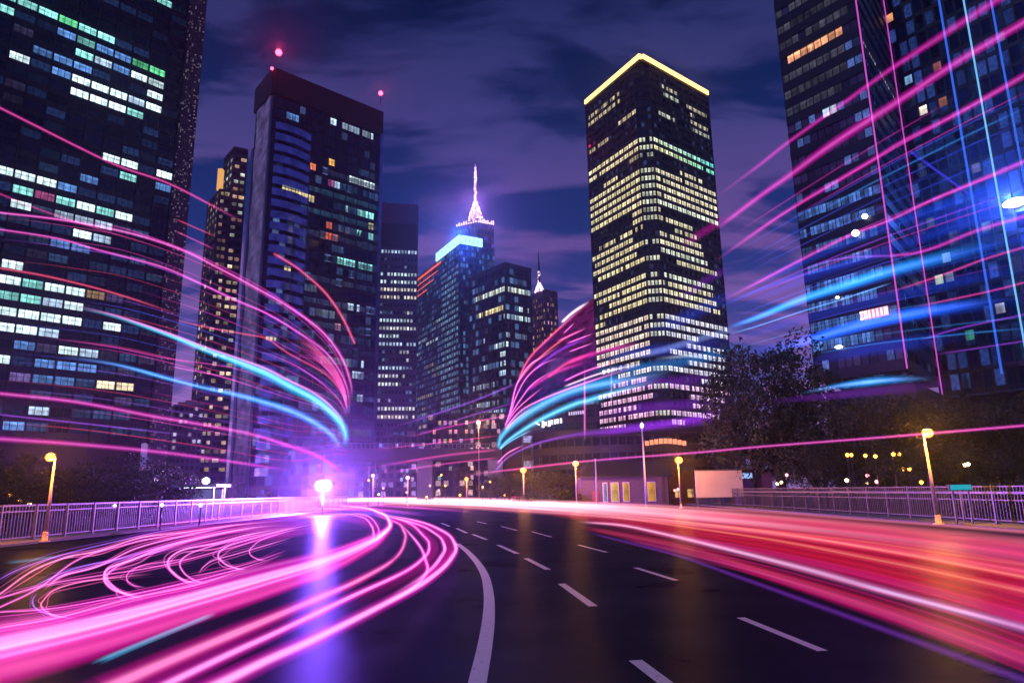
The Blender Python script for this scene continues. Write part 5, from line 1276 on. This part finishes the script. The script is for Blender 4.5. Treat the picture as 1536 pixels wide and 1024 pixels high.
for L in ([(860, 772), (1050, 795), (1250, 832), (1450, 880), (1660, 935)], [(900, 786), (1080, 815), (1280, 862), (1460, 912), (1660, 972)], [(860, 762), (1080, 780), (1300, 808), (1500, 842), (1660, 872)]):
    ln(L, [4, 12, 22, 32, 42], RED, 0, .55, (.15, 0))
for L, w, g_ in (([(440, 751), (560, 750), (700, 752), (840, 758), (960, 766), (1100, 779), (1260, 800)], [3, 4.5, 7, 8, 8, 8, 8], 2.2), ([(470, 748), (620, 748), (760, 751), (900, 757), (1040, 765), (1200, 778)], [2.5, 4, 5.5, 6, 6, 6], 1.8), ([(560, 753), (700, 757), (840, 765), (980, 777), (1120, 792)], [2.5, 4, 5, 5, 5], 1.4)):
    ln(L, w, (1, .42, .5), lambda q: 1.6 * (1 - q), g_, (.12, .55))
rr = random.Random(40)
for i in range(16):
    y0 = 762 + i * 2.6; sl = .035 + i * .011
    L = [(x, y0 + (x - 880) * sl + (x - 880) ** 2 * (.00008 + i * .000006)) for x in (880 + rr.uniform(-60, 120), 1080, 1240, 1400, 1560, 1680)]
    ln(L, [1, 1.6, 2, 2.4, 2.8, 3.2], rr.choice([ROSE, RED, RED, MAG2, ROSE, ORG]), rr.choice([.05, .1, .2]), rr.uniform(.2, .5), (.2, 0), Z2 + rr.uniform(-.05, .05))
b2_ = bundle('pale violet far streaks of car light joining both roads at the white disc lamp')
for L, w, c, co in (([(300, 758), (400, 753), (480, 749), (600, 748), (760, 750)], 3.5, PNK, .5), ([(360, 762), (440, 756), (540, 757), (640, 762), (720, 768)], 3, MAG, .4), ([(330, 766), (430, 760), (520, 764), (580, 770)], 4, VIO, .2), ([(540, 745), (700, 744), (860, 747), (1000, 752)], 2, ROSE, .4), ([(400, 770), (470, 763), (560, 764), (640, 772)], 4, PNK, .3)):
    road_strand(L, .5, w, c, co, b2_, (.25, .25), .8)

# trails in the air round the bend
def air(label, px, rpx, col, core, Yf, fade=(.0, .1), gain=1.0, parent=None):
    P = [at(x, y, Yf(x)) for x, y in px]
    rr_ = rpx if isinstance(rpx, (list, tuple)) else [rpx] * len(P)
    r_ = [.85 * rp * (p - EYE).length / F for rp, p in zip(rr_, P)]
    o = strand(P, r_, col, core, parent, 'strand' if parent else 'light_trail', TRAIL, fade, gain)
    if parent is None: tag(o, label, 'light trail')
    return o
YL = lambda x: 58 + max(x, -100) / 520 * 46
lw = [3, 3.4, 4.6]
air('thin red pink trail highest on the black slab, slanting down to the ribbed tower side', [(-30, 148), (0, 162), (60, 192), (120, 222), (180, 250), (250, 274), (312, 305), (368, 335)], 3.2, MAG2, .35, YL, (0, .15))
air('faint magenta trail starting low on the slab edge and fading over its columns', [(-30, 282), (0, 291), (40, 307), (90, 325), (160, 347), (240, 372)], 2.6, MAG2, .25, YL, (0, .3), .7)
air('bright magenta trail that ends in the top of the curl on the dark tower', [(-30, 314), (0, 319), (100, 331), (200, 351), (273, 375), (324, 400), (377, 428), (433, 460), (483, 497), (513, 537), (526, 575), (528, 602)], [3, 3, 3.4, 3.6, 4, 4.4, 5, 5, 5, 5, 4.5, 4], MAG, .7, YL, (0, .12))
air('magenta trail running just under the bright one into the same curl', [(-30, 340), (83, 357), (148, 375), (242, 400), (300, 425), (353, 450), (400, 470), (450, 500), (487, 527), (510, 557), (522, 587), (525, 620)], [2.6, 2.6, 3, 3.4, 3.6, 4, 4, 4, 4, 4, 4, 3], MAG, .55, YL, (0, .12))
air('rose trail crossing the slab at mid height and fading at its pier', [(-30, 396), (0, 402), (78, 416), (176, 441), (272, 473)], 3, ROSE, .4, YL, (0, .2), .9)
air('orange pink trail from the pier across the sky gap to the inner curl', [(256, 478), (312, 491), (367, 501), (400, 508), (433, 530), (487, 560), (513, 590), (523, 622)], [2.2, 2.4, 2.6, 2.6, 3, 3, 3, 2.5], ROSE, .4, YL, (.1, .12), .9)
air('lowest thin magenta rib of the curl on the dark tower', [(373, 520), (433, 543), (473, 567), (507, 597), (521, 625)], 2.4, MAG, .4, YL, (.3, .12), .9)
cw = lambda q: tuple(a + (b_ - a) * max(0, 1 - q * 1.6) for a, b_ in zip(AQUA, (.35, .5, 1)))
air('broad cyan ribbon trail with a white upper edge, ending in the low curl', [(100, 457), (176, 476), (254, 503), (312, 526), (390, 556), (433, 578), (477, 602), (507, 629), (518, 650), (517, 672)], [3, 4, 5, 7, 11, 12, 12, 11, 8, 5], AQUA, .45, YL, (.25, .1), 1.82)
air('white edge thread riding on top of the broad cyan ribbon', [(105, 456), (176, 474), (254, 500), (312, 522), (390, 549), (433, 570), (477, 593), (508, 622), (519, 650)], [2, 3, 3.4, 3.6, 4, 4, 4, 3.5, 3], PNK, .8, YL, (.15, .2), .9)
air('lower cyan ribbon trail beneath the broad one', [(90, 533), (176, 547), (250, 567), (300, 580), (367, 595), (427, 613), (467, 631), (497, 652), (514, 676)], [3, 4.5, 5, 5, 7, 9, 9, 7, 5], CYAN, .35, YL, (.2, .12), 1.82)
air('fat magenta trail low across the slab, bending down to the white disc lamp', [(-30, 586), (0, 590), (117, 603), (234, 625), (300, 636), (377, 651), (433, 668), (473, 682), (500, 698), (517, 714)], [5, 5, 5, 5.5, 5, 5.5, 6, 5, 4, 3], MAG, .45, YL, (0, .15), 1.0)
air('lowest fat magenta trail, passing just above the post lamp and the trees', [(-30, 656), (0, 658), (117, 666), (234, 677), (320, 688), (400, 700), (440, 705)], [6, 6, 5.5, 5, 4.5, 4, 3], MAG, .35, YL, (0, .25), 1.0)
air('short crimson arc alone on the dark tower face, above the curl', [(412, 381), (424, 388), (450, 405), (487, 438), (513, 475), (532, 515)], [4.5, 4, 4, 4.2, 4.4, 4], lin(255, 20, 120), .5, lambda x: 110, (0, .0), 1.0)
air('faint pink thread over the lit slab rows, below mid height', [(60, 505), (168, 520), (250, 537), (350, 552), (420, 575)], 2, MAG, .3, YL, (.2, .3), .8)
air('faint lilac thread at the foot of the slab, above the fattest low trail', [(-30, 618), (40, 626), (117, 634), (215, 645), (300, 655)], 2.2, VIO, .3, YL, (0, .3), .9)
air('short salmon dash in the sky gap, nearest the slab top rows', [(262, 328), (324, 355)], 2.2, ROSE, .3, YL, (.05, .2), .8)
air('short pink dash in the sky gap, parallel to the salmon one just under it', [(262, 346), (322, 374)], 2.4, MAG2, .35, YL, (.05, .2), .8)
air('pale short dash in the sky gap beside the lower cyan ribbon', [(254, 549), (290, 556), (330, 564), (400, 585)], 2.2, PNK, .4, YL, (.1, .3), .8)
fan = empty('light_trail_bundle', (0, 0, 0), 'fan of fine orange pink ribs filling the curl on the dark tower', 'light trail')
rr = random.Random(5)
for i in range(16):
    q = i / 15
    x0, y0 = 425 + 25 * rr.random() + q * 10, 500 + q * 34 + rr.uniform(-3, 3)
    air(None, [(x0, y0), (468 + q * 8, 516 + q * 26), (497 + q * 3, 545 + q * 22), (514, 575 + q * 16), (522 - q, 605 + q * 14)], 1.4, rr.choice([ROSE, MAG, PNK, ORG]), .3, YL, (.3, .15), .75, fan)

fine = empty('light_trail_bundle', (0, 0, 0), 'loose sheaf of hair thin magenta and violet threads between the thicker trails on the slab', 'light trail')
A_ = [(-30, 300), (100, 318), (200, 338), (324, 388), (433, 450), (500, 520), (524, 585)]
B_ = [(-30, 640), (100, 650), (200, 662), (324, 680), (433, 697), (490, 708), (518, 716)]
for i in range(22):
    q = (i + rr.uniform(.1, .9)) / 22; e_ = rr.random()
    L = [(a[0] + rr.uniform(-2, 2), a[1] + (b_[1] - a[1]) * q * (1 if k < 5 else 1 - (k - 4) * .12)) for k, (a, b_) in enumerate(zip(A_, B_))]
    k0 = rr.choice([0, 0, 1, 2, 3])
    air(None, L[k0:], rr.uniform(.9, 1.6), rr.choice([MAG, MAG2, VIO, ROSE, BLU, PNK]), .25, YL, (.2, .15), rr.uniform(.4, .8), fine)
# trails between the far lamps and the glow hall
YM = lambda x: 146
for lab, L, w, c in (('upper violet trail climbing from the dark blocks to the glow hall edge', [(575, 645), (662, 618), (721, 597), (776, 574)], 3, VIO), ('second violet pink trail below it, over the lamp on the overpass', [(610, 656), (677, 639), (768, 622)], 2.6, MAG), ('thin lilac trail along the overpass railing', [(555, 674), (648, 665), (749, 653)], 2, MAG2), ('broad magenta trail across the overpass deck to the hall', [(540, 704), (633, 688), (690, 680), (749, 674)], 3.4, MAG2), ('lower magenta trail under the overpass edge', [(580, 709), (662, 696), (749, 686)], 2.6, MAG2), ('faint short trail crossing the tower foot beside the grid tower', [(640, 646), (700, 625), (770, 604)], 1.8, VIO)):
    air(lab, L, w, c, .3, YM, (.25, .08), .9)
air('long straight magenta trail from the hall tip past the leaning lamp pole', [(690, 713), (794, 701), (893, 690), (1050, 678), (1136, 670), (1330, 655), (1560, 636)], [2.4, 2.8, 3, 3.4, 3.4, 3.4, 3.6], MAG, .5, lambda x: 76 - (x - 690) / 870 * 34, (.1, 0), 1.0)
air('violet trail sweeping round the hall foot and on toward the dark trees', [(743, 706), (764, 684), (805, 665), (857, 653), (922, 646), (974, 639), (1030, 630), (1110, 612), (1200, 598), (1290, 588)], [2.6, 3, 4, 5, 8, 9, 9, 10, 10, 9], VIO, lambda q: max(0, .8 - q * 2), lambda x: 138 - (x - 743) / 550 * 48, (.02, .3), .9)
YD = lambda x: 150
cy_ = lambda q: tuple(a + (b2 - a) * q for a, b2 in zip(AQUA, CYAN))
air('upper cyan light sweep from the hall edge over the golden tower foot', [(747, 672), (752, 655), (771, 635), (809, 609), (859, 586), (913, 574), (960, 567), (1010, 556)], [4, 7, 10, 12, 13, 14, 13, 12], cy_, .35, YD, (.03, .3), 1.68)
air('lower cyan light sweep just inside the upper one', [(748, 674), (765, 658), (809, 630), (859, 607), (887, 599), (940, 583), (990, 570)], [3, 5.5, 8, 9, 9, 8, 7], AQUA, .5, YD, (.03, .3), 1.54)
air('thin cyan edge thread under the two sweeps, at the hall tip', [(749, 674), (762, 664), (783, 652), (800, 644)], 2.4, AQUA, .9, YD, (.02, .25), 1.0)
hall = empty('light_trail_bundle', (0, 0, 0), 'stack of pink and white light arcs hugging the flared side of the violet hall', 'light trail')
for L, w, c, co in (([(745, 695), (762, 679), (788, 666)], 2.2, PNK, 1.1), ([(757, 640), (765, 618), (775, 577), (794, 548), (812, 536), (838, 519)], 3, PNK, 1.0), ([(765, 622), (774, 595), (790, 566), (812, 547), (838, 536)], 2.6, PNK, .8), ([(762, 628), (780, 600), (800, 575), (832, 554)], 2.4, PNK, .9), ([(760, 634), (775, 614), (795, 596), (816, 579)], 2.4, MAG, .8), ([(756, 645), (780, 617), (810, 600), (850, 584), (905, 565), (960, 548)], 3, PNK, .8), ([(758, 645), (775, 628), (800, 610)], 2, PNK, .8), ([(778, 568), (794, 537), (820, 510), (845, 487), (884, 453)], 4, ROSE, .4), ([(842, 484), (860, 468), (884, 452)], 4.5, WPK, 1.6), ([(775, 575), (800, 545), (840, 512), (880, 490)], 3, lin(255, 80, 60), .3), ([(845, 500), (862, 484)], 2, PNK, .8), ([(835, 512), (880, 492)], 2.4, MAG, .6), ([(850, 515), (890, 500)], 2.2, PNK, .9), ([(852, 528), (890, 514)], 2.2, PNK, .8), ([(820, 566), (850, 545), (890, 528)], 5, ROSE, .2), ([(845, 572), (880, 556), (930, 540)], 3.4, PNK, .7), ([(845, 580), (900, 560), (960, 545)], 3, WPK, .7), ([(800, 555), (840, 525), (885, 505)], 4, VIO, .1), ([(790, 585), (830, 560), (885, 540)], 5, MAG2, .1), ([(850, 545), (900, 527), (960, 515)], 6, MAG2, .1)):
    air(None, L, w, c, co, lambda x: 160, (.04, .3), 1.35, hall)
st = empty('light_trail_bundle', (0, 0, 0), 'two upright sparkling lilac light streaks before the golden tower foot', 'light trail')
air(None, [(877, 546), (877, 600), (877, 662)], [2, 3.4, 2.6], PNK, .9, lambda x: 148, (.3, .15), .9, st)
air(None, [(917, 542), (917, 580), (917, 616)], [1.6, 2.4, 1.6], (.5, .5, 1), .5, lambda x: 148, (.3, .3), .8, st)
# violet and blue glow threads across the golden tower's lower floors
gl_ = empty('light_trail_bundle', (0, 0, 0), 'soft violet and blue sweeps across the lower floors of the golden tower', 'light trail')
for L, w, c, g_ in (([(885, 540), (940, 528), (1000, 524), (1060, 518), (1110, 505)], 15, BLU, .55), ([(890, 590), (950, 575), (1020, 572), (1100, 560)], 14, VIO, .5), ([(885, 625), (960, 612), (1040, 606), (1110, 596)], 13, VIO, .6), ([(960, 500), (1020, 480), (1070, 455), (1110, 440)], 16, BLU, .5), ([(1020, 370), (1060, 345), (1095, 322)], 9, MAG, .5), ([(1010, 455), (1060, 420), (1100, 400)], 10, VIO, .4), ([(880, 560), (925, 552), (975, 548)], 7, CYAN, .6), ([(880, 575), (940, 556), (1010, 545), (1080, 530), (1130, 515)], 13, CYAN, .7), ([(890, 650), (960, 640), (1040, 632), (1110, 622)], 11, VIO, .9), ([(900, 540), (980, 528), (1060, 505), (1120, 490)], 8, (.3, .4, 1), .9), ([(985, 538), (1030, 534), (1060, 536)], 4, (.6, .7, 1), .9)):
    air(None, L, w, c, 0, lambda x: 140, (.3, .3), g_, gl_)

# trails over the banded tower
YR = lambda x: 118 - (x - 1070) / 466 * 60
air('uppermost magenta trail on the banded tower, rising from the golden tower side', [(1072, 297), (1136, 250), (1183, 213), (1269, 152), (1339, 102), (1417, 51), (1520, -16)], [3.5, 4.5, 5, 5, 6, 7.5, 8.5], MAG, .12, YR, (.2, 0), .95)
air('thickest magenta trail slanting up across the banded tower', [(1072, 345), (1095, 328), (1136, 297), (1183, 264), (1240, 222), (1304, 180), (1355, 147), (1441, 90), (1560, 20)], [5, 6, 6.5, 7.5, 9, 9.5, 8.5, 8, 8], MAG, .2, YR, (.15, 0), 1.15)
air('third magenta trail down on the banded tower, parallel to the thickest', [(1072, 392), (1136, 347), (1191, 310), (1304, 243), (1355, 212), (1433, 172), (1560, 100)], [4, 5, 5, 5.5, 5.5, 6, 6.5], MAG, .2, YR, (.15, 0), 1.0)
air('pink trail crossing the sign lights at mid height of the banded tower', [(1080, 452), (1136, 424), (1195, 393), (1273, 354), (1335, 330), (1394, 302), (1480, 266), (1560, 232)], [4, 4.5, 4.5, 4, 4, 4.5, 5, 5], MAG, .3, YR, (.15, 0), 1.0)
air('trail turning from indigo to magenta toward the blue white floodlight', [(1190, 410), (1260, 388), (1370, 380), (1468, 345), (1560, 318)], [3, 3.4, 4, 4.5, 4.8], lambda q: MAG if q > .45 else VIO, .2, YR, (.2, 0), .95)
air('thin magenta trail under the floodlight, meeting the cyan neon line', [(1335, 438), (1409, 414), (1476, 389), (1560, 364)], 3, MAG2, .25, YR, (.2, 0), .9)
air('thin magenta trail above the thick blue ribbon on the near wing', [(1370, 461), (1488, 436), (1560, 417)], 2.6, MAG2, .25, YR, (.2, 0), .9)
air('faint violet trail beneath the thick blue ribbon on the near wing', [(1380, 510), (1440, 492), (1560, 467)], 2.6, VIO, .15, YR, (.2, 0), .8)
air('faintest violet trail low over the dark trees beside the neon lines', [(1400, 532), (1480, 520), (1560, 508)], 2.4, VIO, .15, YR, (.2, 0), .7)
air('wide cyan ribbon fading as it crosses the first pink neon line', [(1090, 492), (1136, 476), (1202, 449), (1273, 426), (1347, 403), (1420, 384), (1500, 362)], [4, 6, 9, 11, 12, 13, 12], CYAN, .08, YR, (.15, .45), 3.12)
air('soft blue ribbon over the upper edge of the wide cyan one', [(1080, 460), (1136, 436), (1198, 414), (1260, 398), (1340, 380)], [4, 5, 6, 7, 7], BLU, .05, YR, (.2, .4), 1.12)
air('thin bright cyan thread ending at the first pink neon line', [(1085, 504), (1136, 489), (1206, 466), (1253, 452), (1338, 424)], 2.4, CYAN, .6, YR, (.2, .05), 1.0)
air('thick blue ribbon running under the sign strokes', [(1130, 536), (1210, 511), (1292, 487), (1370, 470), (1440, 458), (1500, 448)], [7, 11, 13, 12, 10, 8], lin(20, 100, 255), .08, YR, (.25, .4), 3.25)
air('short cyan streak with a bright middle, hanging above the dark trees', [(1200, 590), (1250, 580), (1300, 573), (1345, 569), (1400, 567)], [3, 6, 9, 8, 4], CYAN, .35, lambda x: 74, (.4, .4), 2.0)
air('deep blue haze ribbon at the foot of the banded tower', [(1200, 545), (1280, 528), (1360, 515), (1460, 500)], [9, 14, 16, 14], BLU, 0, YR, (.3, .4), 0.77)
air('wide blue haze ribbon behind the blue white floodlight', [(1340, 345), (1420, 325), (1490, 310), (1560, 300)], [14, 26, 34, 34], BLU, 0, YR, (.4, 0), .75)
air('violet haze trail over the tree tops beside the golden tower', [(1150, 602), (1230, 595), (1330, 585), (1460, 572)], [6, 8, 10, 9], VIO, 0, lambda x: 72, (.3, .4), .4)

fine = empty('light_trail_bundle', (0, 0, 0), 'sheaf of hair thin blue threads between the thicker trails on the banded tower', 'light trail')
A_ = [(1090, 330), (1183, 264), (1304, 180), (1441, 90), (1560, 15)]
B_ = [(1090, 560), (1183, 540), (1304, 520), (1441, 505), (1560, 495)]
for i in range(22):
    q = .12 + .88 * (i + rr.uniform(.1, .9)) / 22
    L = [(a[0], a[1] + (b_[1] - a[1]) * q) for a, b_ in zip(A_, B_)]; k0 = rr.choice([0, 0, 1]); k1 = rr.choice([5, 5, 4])
    air(None, L[k0:k1], rr.uniform(1.0, 2.4), rr.choice([BLU, BLU, VIO, CYAN, MAG]), .12, YR, (.25, .2), rr.uniform(.35, .8), fine)
for i in range(5):
    q = .5 + .1 * i
    L = [(a[0], a[1] + (b_[1] - a[1]) * q) for a, b_ in zip(A_, B_)]
    air(None, L, [6, 9, 12, 10, 8], rr.choice([BLU, lin(10, 80, 255)]), 0, YR, (.2, .25), .55, fine)
# ------------------------------------------------------------------ night haze
mb = MB(); mb.box(-900, 900, -60, 1000, -1.7, 240)
m, t = new_mat('night_haze')
v = t.n('ShaderNodeVolumePrincipled'); v.inputs['Color'].default_value = (.7, .72, .98, 1); v.inputs['Density'].default_value = .0004; v.inputs['Anisotropy'].default_value = .9
t.n('ShaderNodeOutputMaterial', Volume=v)
mb.build('haze', m)['kind'] = 'stuff'
